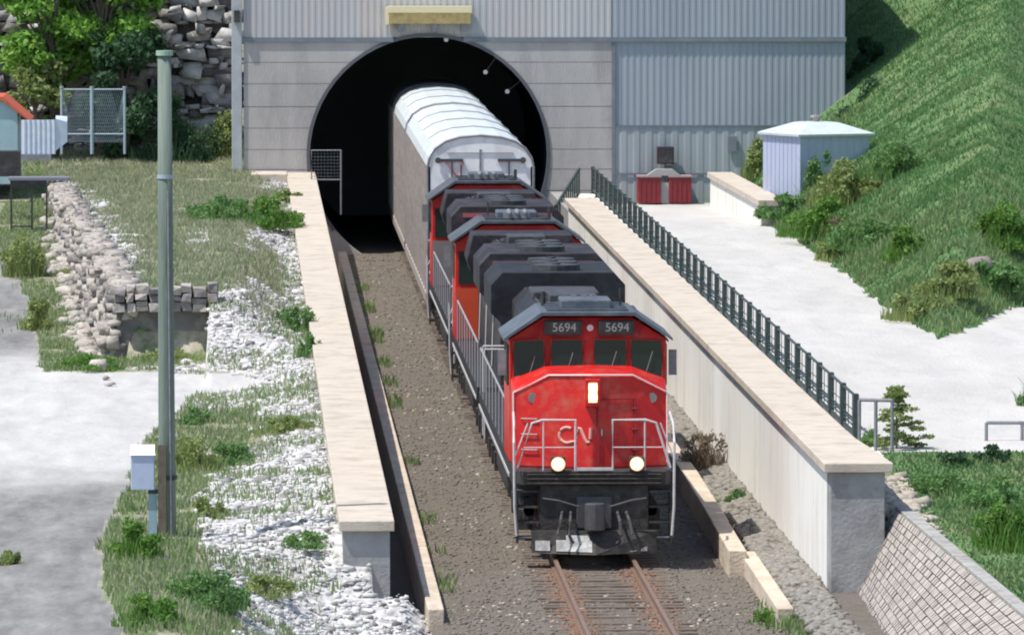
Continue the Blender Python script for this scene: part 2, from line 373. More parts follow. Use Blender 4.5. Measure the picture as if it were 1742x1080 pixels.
def PT(u, v, hf):
    d = ray(u, v); t = 100.0
    for i in range(1600):
        t += .12
        if CAMH+d[2]*t < float(hf(np.array(d[0]*t), np.array(d[1]*t))): break
    return Vector((d[0]*t, d[1]*t, CAMH+d[2]*t))
# ------------------------------------------------------------------ loose stones and grass
def ico():
    t = (1+5**.5)/2
    v = np.array([(-1, t, 0), (1, t, 0), (-1, -t, 0), (1, -t, 0), (0, -1, t), (0, 1, t), (0, -1, -t), (0, 1, -t), (t, 0, -1), (t, 0, 1), (-t, 0, -1), (-t, 0, 1)], float)
    v /= np.linalg.norm(v[0])
    f = np.array([(0, 11, 5), (0, 5, 1), (0, 1, 7), (0, 7, 10), (0, 10, 11), (1, 5, 9), (5, 11, 4), (11, 10, 2), (10, 7, 6), (7, 1, 8), (3, 9, 4), (3, 4, 2), (3, 2, 6), (3, 6, 8), (3, 8, 9), (4, 9, 5), (2, 4, 11), (6, 2, 10), (8, 6, 7), (9, 8, 1)])
    return v, f
def stones(name, P, size, m, flat=.65, **k):
    v, f = ico(); n = len(P)
    V = v[None]*(1+RNG.uniform(-.42, .38, (n, 12, 1)))
    sc = np.stack([RNG.uniform(.7, 1.4, n), RNG.uniform(.7, 1.4, n), RNG.uniform(.5, 1., n)*flat*1.3], 1)*size[:, None]
    V = V*sc[:, None]; a = RNG.uniform(0, 6.28, n); c, s = np.cos(a)[:, None], np.sin(a)[:, None]
    X = V[..., 0]*c-V[..., 1]*s; Y = V[..., 0]*s+V[..., 1]*c
    V = np.stack([X, Y, V[..., 2]], -1)+P[:, None]
    fc = (f[None]+12*np.arange(n)[:, None, None]).reshape(-1, 3)
    o = npmesh(name, V.reshape(-1, 3), fc, m); tag(o, **k); return o
def blades(name, P, h, wd, m, lean=.5, **k):
    n = len(P); a = RNG.uniform(0, 6.28, n); d = np.stack([np.cos(a), np.sin(a), 0*a], 1)
    b = RNG.uniform(0, 6.28, n); t = np.stack([np.cos(b), np.sin(b), 0*b], 1)*lean*h[:, None]*RNG.uniform(.2, 1.2, (n, 1))
    up = np.zeros((n, 3)); up[:, 2] = h
    mid = P+up*.6+t*.35
    V = np.stack([P-d*wd[:, None], P+d*wd[:, None], mid+d*wd[:, None]*.7, P+up+t, mid-d*wd[:, None]*.7], 1)
    i = 5*np.arange(n)[:, None]
    fc = np.concatenate([i+np.array([0, 1, 2]), i+np.array([0, 2, 4]), i+np.array([4, 2, 3])], 0)
    o = npmesh(name, V.reshape(-1, 3), fc, m); tag(o, **k); return o
# rubble stones
n = 130000; x = RNG.uniform(-7.5, 3.2, n); y = RNG.uniform(118, 252, n); z = h_left(x, y); rub, gr, rd = zones_left(x, y, z)
keep = rub & (RNG.random(n) < .62) & (x < np.where(y > 130.6, 1.6, np.where(y > 129.3, 2.2, 3.2))) & ((fbm(x, y, .9, 91) > .30) | (y < 132))
P = np.stack([x, y, z+.01], 1)[keep]; sz = RNG.lognormal(-3.25, .5, len(P)).clip(.018, .17)
kk = RNG.random(len(P)) < .17
stones('grey_rubble', P[kk], sz[kk]*1.1, mat('grey_rubble_stone', (.30, .29, .28), .95, (.18, .17, .165), 5), label='darker grey stones among the white rubble of the left bank', cat='rubble', kind='stuff')
P, sz = P[~kk], sz[~kk]
stones('limestone_rubble', P, sz, M_ROCK, label='loose white limestone rubble heaped along the left side of the cutting', cat='rubble', kind='stuff')
# ballast stones on the bed
n = 26000; x = RNG.uniform(3.5, 9.5, n); y = 118+(252-118)*RNG.random(n)**1.6; k = (abs(x-6.66) > 1.35) | (RNG.random(n) < .5)
x, y = x[k], y[k]; P = np.stack([x, y, h_bed(x, y)+.0], 1)
M_BST = mat('ballast_stone', (.14, .118, .098), .95, (.22, .19, .158), 14, (.35, .65))
stones('ballast_stones', P, RNG.uniform(.02, .05, len(P)), M_BST, label='brown grey crushed stones lying over the track bed', cat='ballast', kind='stuff')
n = 3000; x = RNG.uniform(9.8, 10.5, n); y = 118+60*RNG.random(n); P = np.stack([x, y, h_bed(x, y)], 1)
stones('side_gravel', P, RNG.uniform(.03, .13, n), mat('side_gravel_stone', (.30, .28, .25), .95, (.18, .165, .145), 10), label='grey gravel between the tan kerb and the tall pale wall', cat='gravel', kind='stuff')
n = 1500; x = RNG.normal(11.85, .28, n); y = RNG.uniform(126.5, 135, n); k = (x > 11.55) | (y < 130.4); P = np.stack([x, y, h_right(x, y)+.03], 1)[k & (abs(x-11.85) < .6) & (RNG.random(n) < np.where(y > 130.5, 1, .25))]
stones('wall_end_stones', P, RNG.lognormal(-2.7, .45, len(P)).clip(.03, .2), mat('tan_stone', (.50, .45, .38), .95, (.34, .30, .25), 5), label='tan broken stones piled behind the grey end pier', cat='stones', kind='stuff')
# grass, left bank
M_G1 = leafmat('grass_green', (.24, .33, .14), (.18, .28, .10), (.34, .36, .20))
M_G2 = leafmat('grass_straw', (.42, .41, .29), (.32, .34, .22), (.50, .47, .36))
n = 260000; x = RNG.uniform(-8, 1.7, n); y = RNG.uniform(114, 262, n); z = h_left(x, y); rub, gr, rd = zones_left(x, y, z)
dens = fbm(x, y, .7, 40)
keep = (gr & (dens > .36) & (RNG.random(n) < .9)) | (rub & (dens > np.where(y < 140, .63, .55)) & (RNG.random(n) < .6)) | (rub & (RNG.random(n) < .03)) | (rd & (dens > .70) & (RNG.random(n) < .1) & (x < -6))
plat = (y > 180) & (x > masonry_x(y)) & (x < 1)
straw = (plat & (RNG.random(n) < .62)) | (RNG.random(n) < .25)
for nm, k, mm, lb in (('grass', keep & ~straw, M_G1, 'green grass and weeds growing over the left bank'), ('dry_grass', keep & straw, M_G2, 'straw coloured dry grass over the raised stone platform')):
    P = np.stack([x, y, z-.01], 1)[k]; nn = len(P)
    blades(nm, P, RNG.uniform(.06, .2, nn)*(1+.2*(P[:, 1] < 135)), RNG.uniform(.008, .022, nn), mm, label=lb, cat='grass', kind='stuff')
# hill grass
n = 620000; x = RNG.uniform(11.5, 31, n); y = RNG.uniform(114, 300, n); z = h_right(x, y)
ok = ((hill_d(x, y)+.6*(fbm(x, y, 1.1, 31)-.5)) > -.05) & (y > 160) | (y < 138.6) & (x > 12.15+(131-np.clip(y, 100, 131))*.054)
ok &= ~((x < 21.3) & (y > 251.5)) & (((x-18.3)**2+(y-233)**2) > 3.2)
P = np.stack([x, y, z-.02], 1)[ok]; nn = len(P); hh = RNG.uniform(.06, .17, nn)*np.where(P[:, 1] < 139, .6, 1)*(.5+1.2*fbm(P[:, 0], P[:, 1], .35, 3))
blades('hill_grass', P, hh, RNG.uniform(.010, .026, nn), leafmat('hill_grass_green', (.135, .265, .095), (.105, .215, .075), (.24, .31, .13), .35, .5), .8,
       label='thick green grass and weeds covering the hillside on the right', cat='grass', kind='stuff')
n = 70000; x = RNG.uniform(16, 26, n); y = RNG.uniform(165, 250, n); x[:10000] = RNG.uniform(12.6, 16, 10000); y[:10000] = RNG.uniform(115, 138, 10000); d_ = hill_d(x, y); ok = ((y < 139) | (d_ > 0) & (d_ < 1.2+7*fbm(x, y, .22, 70)**2)) & (fbm(x, y, .6, 71) > .42) & (((x-18.3)**2+(y-233)**2) > 3.4)
P = np.stack([x, y, h_right(x, y)-.02], 1)[ok]
blades('hill_weeds', P, RNG.uniform(.12, .36, len(P))*np.where(P[:, 1] < 139, .5, 1), RNG.uniform(.010, .03, len(P)), leafmat('pale_weed', (.24, .32, .14), (.17, .26, .10), (.34, .37, .20)), .6, label='yellow green weeds in a band along the foot of the hill', cat='weeds', kind='stuff')
n = 2600; x = RNG.uniform(3.5, 9.4, n); y = 120+(245-120)*RNG.random(n)**1.4; k = fbm(x, y, .5, 88) > .55; P = np.stack([x, y, h_bed(x, y)], 1)[k]
stones('pale_chips', P, RNG.uniform(.02, .055, len(P)), mat('pale_chip', (.48, .42, .35), .95, (.36, .30, .24), 9), label='scattered paler chips on the brown ballast', cat='ballast', kind='stuff')
n = 3000; s_ = RNG.choice([-1, 1], n); x = 6.66+s_*(.755+RNG.normal(0, .16, n)); y = RNG.uniform(120, 139, n)
P = np.stack([x, y, h_bed(x, y)+.005], 1); stones('rusty_stones', P, RNG.uniform(.02, .05, n), mat('rusty_stone', (.26, .15, .095), .95, (.18, .10, .07), 9), label='rust stained stones lying beside both rails', cat='ballast', kind='stuff')
# weeds along the trackside
n = 5000; x = RNG.uniform(3.35, 3.9, n); y = RNG.uniform(126, 250, n); k = (fbm(x*.3, y, .35, 50) > .62); P = np.stack([x, y, h_bed(x, y)], 1)[k]
x = RNG.normal(10.2, .35, 3500); y = RNG.uniform(123, 130.5, 3500); P = np.concatenate([P, np.stack([x, y, h_bed(x, y)*0-.1], 1)[x > 9.2]])
blades('trackside_weeds', P, RNG.uniform(.05, .25, len(P)), RNG.uniform(.01, .03, len(P)), M_G1, label='small green weeds growing at the edges of the track bed', cat='weeds', kind='stuff')

# ------------------------------------------------------------------ plants
def leaves(centers, radii, n, size, seed=0):
    g = np.random.default_rng(seed); k = len(centers); C = np.asarray(centers, float); Rr = np.asarray(radii, float)
    w_ = Rr.prod(1)**.7; idx = g.choice(k, n, p=w_/w_.sum())
    d = g.normal(size=(n, 3)); d /= np.linalg.norm(d, axis=1)[:, None]
    P = C[idx]+d*Rr[idx]*(g.random((n, 1))**.45)*g.uniform(.85, 1.12, (n, 1))
    a = g.normal(size=(n, 3)); a /= np.linalg.norm(a, axis=1)[:, None]; b = np.cross(a, g.normal(size=(n, 3))); b /= np.linalg.norm(b, axis=1)[:, None]
    s = size*g.uniform(.6, 1.4, (n, 1))
    V = np.stack([P-a*s, P+b*s*.5, P+a*s, P-b*s*.5], 1).reshape(-1, 3)
    return V, np.arange(4*n).reshape(-1, 4)
def bush(name, x, y, z, rx, ry, h, m, label, group=None, n=1500, size=.09, cat='bush', seed=1, stem=None):
    g = random.Random(seed); root = empty(name, (x, y, z), label=label, cat=cat, group=group)
    cs, rs = [], []
    for i in range(17):
        a = g.uniform(0, 6.28); q = g.uniform(0, 1.15); zz = g.uniform(.06, .85-.35*q)*h
        cs.append((math.cos(a)*q*rx, math.sin(a)*q*ry, zz)); k = g.uniform(.14, .42); rs.append((rx*k, ry*k, h*g.uniform(.10, .26)))
    V, fc = leaves(cs, rs, int(n*1.15), size*.8, seed); V[:, 2] = np.maximum(V[:, 2], .0)
    npmesh('foliage', V, fc, m, parent=root)
    nb = max(200, int(n*.35)); gg = np.random.default_rng(seed+500); rr0 = np.sqrt(gg.random(nb))*1.25; aa = gg.uniform(0, 6.28, nb)
    B_ = np.stack([rr0*np.cos(aa)*rx, rr0*np.sin(aa)*ry, 0*aa], 1); o = blades('shoots', B_, gg.uniform(.1, 1.0, nb)**1.6*h*(1.0-.5*rr0), gg.uniform(.008, .02, nb), m, .45); o.parent = root; o['kind'] = 'stuff'
    s = MB()
    for c in cs[:6]: s.tube([(c[0]*.12, c[1]*.12, -.15), (c[0]*.5, c[1]*.5, c[2]*.5), c], .035*h/1.5+.006, 5, .008)
    s.build('stem', M_BARK, root)
    return root
def tree(x, y, z, h, r, m, label, n=6000, size=.13, seed=3, group=None, lo=.3):
    g = random.Random(seed); root = empty('tree', (x, y, z), label=label, cat='tree', group=group)
    t = MB(); t.tube([(0, 0, -.3), (.08*r, 0, h*.3), (-.05*r, .05, h*.6), (0, 0, h*.92)], .045*h*.6, 8, .02)
    cs, rs = [], []
    for i in range(20):
        a = g.uniform(0, 6.28); zz = g.uniform(lo, .97); q = g.uniform(.2, .95)*r*math.sin(math.pi*min(1, (zz-lo+.12)/(1.12-lo)))**.6
        c = (math.cos(a)*q, math.sin(a)*q, zz*h); cs.append(c); k = g.uniform(.25, .42)*r; rs.append((k, k, k*g.uniform(.6, .9)))
        t.tube([(0, 0, zz*h*.6), (c[0]*.5, c[1]*.5, zz*h*.85), c], .02*h*.35, 5, .01)
    t.build('trunk', M_BARK, root)
    V, fc = leaves(cs, rs, n, size, seed); npmesh('crown', V, fc, m, parent=root)
    return root

# ------------------------------------------------------------------ tunnel portal building
AX, AZ, AR = 6.32, 3.24, 4.18
FX0, FX1, FXM = -.15, 20.95, 12.75; ZB = 7.22
pb = empty('tunnel_building', (6.3, PORTAL_Y, 0), label='grey tunnel portal building with a round arch mouth and corrugated walls', cat='building')
def L(o): o.location = (-6.3, -PORTAL_Y, 0); return o      # geometry written in world metres
# concrete portal wall, horizontal board joints cut as real steps
m = MB(); seams = [ -1.0, .6, 1.3, 2.0, 2.75, 3.45, 4.2, 4.95, 5.75, 6.5, ZB]
yf, yb = PORTAL_Y, PORTAL_Y+.9
def archx(z):
    if z >= AZ+AR: return None
    if z <= AZ-AR*.96: return AR*.28
    return math.sqrt(max(0, AR*AR-(z-AZ)**2))
for i in range(len(seams)-1):
    z0, z1 = seams[i]+.022, seams[i+1]; k = 10
    jit = [0, .004, .008, .002][i % 4]
    for j in range(k):
        a, b = z0+(z1-z0)*j/k, z0+(z1-z0)*(j+1)/k
        xa, xb = archx(a), archx(b)
        if xb is None: xb = 0
        if xa is None: xa = 0
        y0 = yf+jit
        m.hexa([(FX0, y0, a), (AX-xa, y0, a), (AX-xa, yb, a), (FX0, yb, a)], [(FX0, y0, b), (AX-xb, y0, b), (AX-xb, yb, b), (FX0, yb, b)])
        m.hexa([(AX+xa, y0, a), (FXM, y0, a), (FXM, yb, a), (AX+xa, yb, a)], [(AX+xb, y0, b), (FXM, y0, b), (FXM, yb, b), (AX+xb, yb, b)])
M_PORT = mat('board_marked_concrete', (.46, .44, .43), .9, (.39, .375, .365), .8, stretch=(1.6, 1, .35), bump=.3, bscale=12, dirt=(.33, .31, .31), dscale=.7)
L(m.build('portal_wall', M_PORT, pb))
m = MB(); 
for x0, x1 in ((FX0, AX-.001), (AX+.001, FXM)): pass
n = 64; pr = MB()                                          # recess behind the joints
for sgn in (-1, 1):
    for j in range(48):
        a = -1+(ZB+1)*j/48; b = -1+(ZB+1)*(j+1)/48; xa = archx(a) or 0; xb = archx(b) or 0; y0 = yf+.03
        e = FX0+.01 if sgn < 0 else FXM-.01
        q = [(e, y0, a), (AX+sgn*(xa+.03), y0, a), (AX+sgn*(xb+.03), y0, b), (e, y0, b)]
        pr.add(q, [(0, 1, 2, 3)])
L(pr.build('joint_backing', M_GCONC, pb))
def corrugated(x0, x1, z0, z1, y, pitch, dep, back=.2):
    m = MB(); n = int(round((x1-x0)/pitch)); p = (x1-x0)/n; pts = []
    for i in range(n):
        a = x0+i*p; pts += [(a, y), (a+p*.35, y), (a+p*.5, y-dep), (a+p*.85, y-dep)]
    pts.append((x1, y)); k = len(pts)
    m.add([(a, b, z0) for a, b in pts]+[(a, b, z1) for a, b in pts], [(i, i+1, k+i+1, k+i) for i in range(k-1)])
    m.box(x0, x1, y+.01, y+back, z0, z1); return m
L(corrugated(FX0, FXM, ZB+.16, 12.6, PORTAL_Y+.05, .23, .014).build('upper_cladding', M_CORR_L, pb))
L(corrugated(FXM+.02, FX1, ZB+.16, 12.6, PORTAL_Y+.05, .23, .014).build('upper_cladding', M_CORR_R, pb))
L(corrugated(FXM+.12, FX1, 4.3, ZB, PORTAL_Y+.05, .23, .014).build('side_cladding', M_CORR_R, pb))
M_LOWC = mat('pale_lower_cladding', (.36, .40, .43), .6, (.31, .35, .37), .6, stretch=(1, 1, .2), dirt=(.30, .30, .29), dscale=.5)
L(corrugated(FXM+.12, FX1, .9, 4.24, PORTAL_Y+.03, .46, .018).build('side_cladding', M_LOWC, pb))
m = MB(); m.box(FX0-.05, AX-1.22, PORTAL_Y-.06, PORTAL_Y+.3, ZB+.002, ZB+.155); m.box(AX+1.22, FX1+.03, PORTAL_Y-.06, PORTAL_Y+.3, ZB+.002, ZB+.155); m.box(FXM+.002, FXM+.115, PORTAL_Y-.03, PORTAL_Y+.3, .9, ZB-.002); m.box(FXM+.12, FX1, PORTAL_Y-.02, PORTAL_Y+.2, 4.243, 4.297)
m.box(FXM+.12, 17.0, PORTAL_Y-.03, PORTAL_Y+.0, 2.55, 2.62)
L(m.build('flashing', M_FLASH, pb))
m = MB(); m.box(FX0-.42, FX0-.06, PORTAL_Y-.1, PORTAL_Y+.6, 2.0, 12.6)
L(m.build('corner_pilaster', mat('pale_blue_grey_concrete', (.42, .45, .48), .8, (.35, .37, .40), 2), pb, bevel=.02))
m = MB(); m.box(FX0, FX0+.2, PORTAL_Y+.9, PORTAL_Y+24, 0, 12.6); m.box(FX1-.2, FX1, PORTAL_Y+.27, PORTAL_Y+24, 0, 12.6); m.box(FX0+.2, FX1-.2, PORTAL_Y+23.8, PORTAL_Y+24, 0, 12.6)
L(m.build('side_wall', M_CORR_R, pb))
m = MB(); m.box(FX0-.5, FX1+.2, PORTAL_Y-.15, PORTAL_Y+24.2, 12.602, 12.85); L(m.build('roof', M_ROOFG, pb))
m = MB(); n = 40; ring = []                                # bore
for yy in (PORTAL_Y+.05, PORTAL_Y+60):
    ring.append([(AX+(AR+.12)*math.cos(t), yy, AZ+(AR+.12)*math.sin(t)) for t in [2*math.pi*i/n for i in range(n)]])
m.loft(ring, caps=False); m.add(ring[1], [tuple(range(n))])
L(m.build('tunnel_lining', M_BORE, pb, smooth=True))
m = MB(); sec = []
for i in range(41):                                         # thin lip round the mouth
    t = R(-38)+R(256)*i/40; c, s = math.cos(t), math.sin(t)
    sec.append([(AX+c*(AR-.02), PORTAL_Y-.035, AZ+s*(AR-.02)), (AX+c*(AR+.10), PORTAL_Y-.035, AZ+s*(AR+.10)), (AX+c*(AR+.10), PORTAL_Y+.3, AZ+s*(AR+.10)), (AX+c*(AR-.02), PORTAL_Y+.3, AZ+s*(AR-.02))])
m.loft(sec); L(m.build('arch_lip', mat('dark_arch_lip', (.10, .105, .12), .8), pb))
# grey vent on the lower cladding
for (u0, u1, v0, v1) in ((1238, 1253, 232, 258),):
    a = PY(u0, v1, PORTAL_Y); b = PY(u1, v0, PORTAL_Y); mm = MB(); mm.box(a.x, b.x, PORTAL_Y-.1, PORTAL_Y-.02, a.z, b.z); L(mm.build('vent', M_FLASH, pb))
mm = MB(); a = PY(398, 38, PORTAL_Y); b = PY(408, 18, PORTAL_Y); mm.box(a.x, b.x, PORTAL_Y-.3, PORTAL_Y-.11, a.z, b.z); L(mm.build('wall_light', M_BLACK, pb))
# shelf above the arch
sg = empty('ledge_board', (6.35, PORTAL_Y, 8), label='yellow and tan metal ledge on brackets above the arch mouth', cat='ledge')
a = PY(662, 42, PORTAL_Y-.6); b = PY(801, 12, PORTAL_Y-.6); off = (6.35, PORTAL_Y, 8)
def rel(o, of=off): o.location = (-of[0], -of[1], -of[2]); return o
m = MB(); m.box(a.x, b.x, PORTAL_Y-.6, PORTAL_Y-.03, a.z+.02, a.z+.40); rel(m.build('board', M_YEL, sg, bevel=.01))
m = MB(); m.box(a.x-.05, b.x+.03, PORTAL_Y-.68, PORTAL_Y-.02, a.z+.403, b.z+.02); m.box(a.x-.12, a.x-.002, PORTAL_Y-.62, PORTAL_Y-.02, a.z, b.z-.02); rel(m.build('rim', M_YELP, sg))
for u in (682, 740, 790):
    p = PY(u, 42, PORTAL_Y-.3); m = MB(); m.box(p.x-.1, p.x+.1, PORTAL_Y-.5, PORTAL_Y-.02, a.z-.28, a.z+.018); rel(m.build('bracket', M_GREYP, sg))
# lamps inside the bore
for i, (u, v, lb) in enumerate(((759, 68, 'small tunnel lamp at the crown of the arch'), (826, 123, 'small tunnel lamp on the right of the bore, the higher one'), (863, 156, 'small tunnel lamp on the right of the bore, the lower one'))):
    p = PY(u, v, PORTAL_Y+1.2); m = MB(); m.tube([p+Vector((0, -.06, 0)), p+Vector((0, .06, 0))], .075, 12)
    o = empty('tunnel_lamp', p, label=lb, cat='lamp', group='lamps in the tunnel mouth')
    q = m.build('lens', mat('dim_lamp_lens', (.5, .5, .5), .4, emit=(.8, .9, .9, .15)), o); q.location = -p
    t = math.atan2(p.z-AZ, p.x-AX); m = MB(); e = Vector((AX+(AR+.1)*math.cos(t), p.y+.05, AZ+(AR+.1)*math.sin(t)))
    m.tube([p+Vector((0, .05, 0)), e], .03, 6); m.box(p.x-.09, p.x+.09, p.y+.061, p.y+.16, p.z-.09, p.z+.09); q = m.build('bracket', M_BLACK, o); q.location = -p

# ------------------------------------------------------------------ retaining walls
lw = empty('retaining_wall', (2.1, 190, 0), label='low concrete retaining wall with broad cream coping left of the train', cat='wall')
def strip(y0, y1, fx0, fx1, fz0, fz1, n=20):
    m = MB(); secs = []
    for i in range(n+1):
        y = y0+(y1-y0)*i/n; secs.append([(fx0(y), y, fz0(y)), (fx1(y), y, fz0(y)), (fx1(y), y, fz1(y)), (fx0(y), y, fz1(y))])
    m.loft(secs); return m
def rl(o, of): o.location = tuple(-c for c in of); return o
lo = (2.1, 190, 0)
cl = PZ(577, 886, 1.46); cr = PZ(671, 886, 1.46); NY = cl.y
ltop = lambda y: float(1.46+(y-NY)*(1.22/(251.9-NY)))
lx = lambda y: cr.x-(y-NY)*(.30/(251.9-NY))
nseg = 20                                                  # coping cast in bays with open joints
cw = cr.x-cl.x
for i in range(nseg):
    a = NY+(251.9-NY)*i/nseg; b = NY+(251.9-NY)*(i+1)/nseg-.035
    rl(recalc(strip(a, b, lambda y: lx(y)-cw, lx, lambda y: ltop(y)-.19, ltop, 2).build('coping', M_CAP, lw, bevel=.015)), lo)
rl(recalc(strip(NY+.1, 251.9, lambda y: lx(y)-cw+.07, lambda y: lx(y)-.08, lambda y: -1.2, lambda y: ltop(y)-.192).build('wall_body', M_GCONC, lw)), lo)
mm = MB(); mm.box(.1, 1.35, 249.2, 251.85, 1.8, 2.72); rl(mm.build('apron', M_CAP, lw, bevel=.02), lo)
rw = empty('retaining_wall', (11, 180, 0), label='tall pale concrete retaining wall with cream coping right of the train', cat='wall')
ro = (11, 180, 0)
rt = 2.53; a0 = PZ(1402, 788, rt); b0 = PZ(1520, 788, rt); fa = PZ(960, 337, rt); RY0 = a0.y; RY1 = fa.y
rxi = lambda y: a0.x+(fa.x-a0.x)*(y-RY0)/(RY1-RY0)
nseg = 12
for i in range(nseg):
    a = RY0+(RY1-RY0)*i/nseg; b = RY0+(RY1-RY0)*(i+1)/nseg-.035
    rl(recalc(strip(a, b, rxi, lambda y: rxi(y)+1.06 if y > RY0+6 else rxi(y)+1.06+(b0.x-a0.x-1.06)*min(1, (RY0+6-y)/5), lambda y: rt-.17, lambda y: rt, 3).build('coping', M_CAP, rw, bevel=.015)), ro)
rl(recalc(strip(RY0+.15, RY1-.1, lambda y: rxi(y)+.13, lambda y: rxi(y)+1.0, lambda y: -1.0, lambda y: rt-.172).build('wall_body', M_WALL, rw)), ro)
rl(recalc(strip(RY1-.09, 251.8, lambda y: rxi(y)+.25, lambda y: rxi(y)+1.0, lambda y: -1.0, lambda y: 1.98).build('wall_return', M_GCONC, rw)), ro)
m = MB(); m.box(a0.x+.125, b0.x-.14, RY0+.1, RY0+.9, -1.0, rt-.173); rl(m.build('end_pier', M_GCONC, rw, bevel=.02), ro)  # greyer concrete than the wall, so the shaded end is put into colour
# bay ribs on the tall wall
m = MB()
for y in np.arange(RY0+4, RY1, 7.5): m.box(rxi(y)+.12, rxi(y)+.2, y, y+.05, -.8, rt-.174)
rl(m.build('joint_strip', M_WALL, rw), ro)
# kerbs in the cutting
def kerb(name, pts, wd, z0, z1, m_, label, cap=None):
    root = empty(name, (pts[0][0], pts[0][1], 0), label=label, cat='kerb'); of = (pts[0][0], pts[0][1], 0)
    for (xa, ya), (xb, yb) in zip(pts[:-1], pts[1:]):
        k = max(1, int(abs(yb-ya)/6))
        for i in range(k):
            p = i/k; q = (i+1)/k; x0 = xa+(xb-xa)*p; x1 = xa+(xb-xa)*q; y0 = ya+(yb-ya)*p; y1 = ya+(yb-ya)*q-.03
            j = random.uniform(-.012, .012)
            mm = MB(); mm.hexa([(x0, y0, z0), (x0+wd, y0, z0), (x1+wd, y1, z0), (x1, y1, z0)], [(x0, y0, z1+j), (x0+wd, y0, z1+j), (x1+wd, y1, z1+j), (x1, y1, z1+j)])
            rl(mm.build('kerb_block', m_, root, bevel=.02), of)
    return root
k0 = PZ(728, 1035, 0.05); k1 = PZ(640, 690, .05)
kerb('drain_kerb', [(k0.x, k0.y), (k0.x-.1, 249)], .29, -.9, .05, M_CURB, 'long cream kerb edging the drain beside the left wall')
k0 = PZ(1322, 1035, .12); k1 = PZ(1258, 938, .12)
kerb('track_kerb', [(k0.x, k0.y), (k1.x, k1.y)], .3, -.5, .12, M_CURB, 'short near length of tan kerb right of the rails')
k0 = PZ(1240, 935, .3); k1 = PZ(1160, 800, .3)
kerb('track_kerb', [(k0.x, k0.y), (k1.x, k1.y), (k1.x, 240)], .34, -.5, .3, M_CURB, 'long raised tan kerb beside the locomotive on the right')
# low far wall on the right
fw = empty('retaining_wall', (16.3, 240, 1.5), label='short far retaining wall with cream top beside the pale hut', cat='wall'); fo = (16.3, 240, 1.5)
p0 = PZ(1208, 293, 2.8); p1 = PZ(1296, 341, 2.8)
rl(recalc(strip(p1.y, min(p0.y, 251), lambda y: p1.x+(p0.x-p1.x)*(y-p1.y)/(p0.y-p1.y)-.1, lambda y: p1.x+(p0.x-p1.x)*(y-p1.y)/(p0.y-p1.y)+.75, lambda y: 2.62, lambda y: 2.8, 3).build('coping', M_CAP, fw)), fo)
rl(recalc(strip(p1.y+.1, min(p0.y, 251)-.1, lambda y: p1.x+(p0.x-p1.x)*(y-p1.y)/(p0.y-p1.y), lambda y: p1.x+(p0.x-p1.x)*(y-p1.y)/(p0.y-p1.y)+.65, lambda y: 1, lambda y: 2.618, 3).build('wall_body', M_WALL, fw)), fo)

# block paved slope, bottom right
bs = empty('paved_slope', (11.5, 122, 0), label='slope of small brown grey paving blocks with a concrete edge beside the wall end', cat='paved slope')
c0 = PZ(1522, 866, 1.6); c1 = PZ(1742, 1052, 1.15); bo = (11.5, 122, 0)
f0 = Vector((10.9, c0.y-.2, -.35)); f1 = PZ(1405, 1075, -.3); 
dirc = (c1-c0).normalized(); Lc = 26
# block surface as one gridded sheet of raised blocks
m = MB(); nu, nv = 150, 17
def S(p, q):
    top = c0+(c1-c0)*p*1.6; bot = f0+(Vector((f1.x, f1.y, -.35))-f0)*p*2.0; bot.z = -.35
    bot.y = f0.y+(top.y-c0.y); return bot+(top-bot)*q
nrm = Vector((-.7, -.1, .7))
for i in range(nu):
    for j in range(nv):
        o_ = .5 if j % 2 else 0; h = random.uniform(.0, .03)
        a, b, c, d = [S((i+o_+di)/nu, (j+dj)/nv) for di, dj in ((.06, .05), (.94, .05), (.94, .95), (.06, .95))]
        nn = Vector((0, 0, 0)); t = [q+nrm*(.035+h) for q in (a, b, c, d)]
        m.hexa([a, d, c, b], [t[0], t[3], t[2], t[1]])
M_PAVE = mat('brown_grey_block', (.36, .32, .29), .95, (.46, .42, .38), 2.2, (.35, .65), dirt=(.20, .17, .15), dscale=3, bump=.3)
rl(recalc(m.build('paving_blocks', M_PAVE, bs)), bo)
m = MB(); m.add([S(0, 0)-nrm*.01, S(1, 0)-nrm*.01, S(1, 1)-nrm*.01, S(0, 1)-nrm*.01], [(0, 1, 2, 3)]); rl(m.build('joint_bed', mat('dark_joint', (.20, .175, .15), .95), bs), bo)
m = MB(); a, b = c0, c0+(c1-c0)*1.6
m.hexa([a+Vector((.0, 0, -.5)), a+Vector((.24, .1, -.5)), b+Vector((.24, .1, -.5)), b+Vector((0, 0, -.5))], [a+Vector((.0, 0, .07)), a+Vector((.24, .1, .07)), b+Vector((.24, .1, .07)), b+Vector((0, 0, .07))])
rl(recalc(m.build('edge_kerb', mat('worn_kerb_concrete', (.42, .41, .39), .95, (.30, .29, .27), 4, bump=.4, dirt=(.20, .19, .17), dscale=2.5), bs, bevel=.02)), bo)

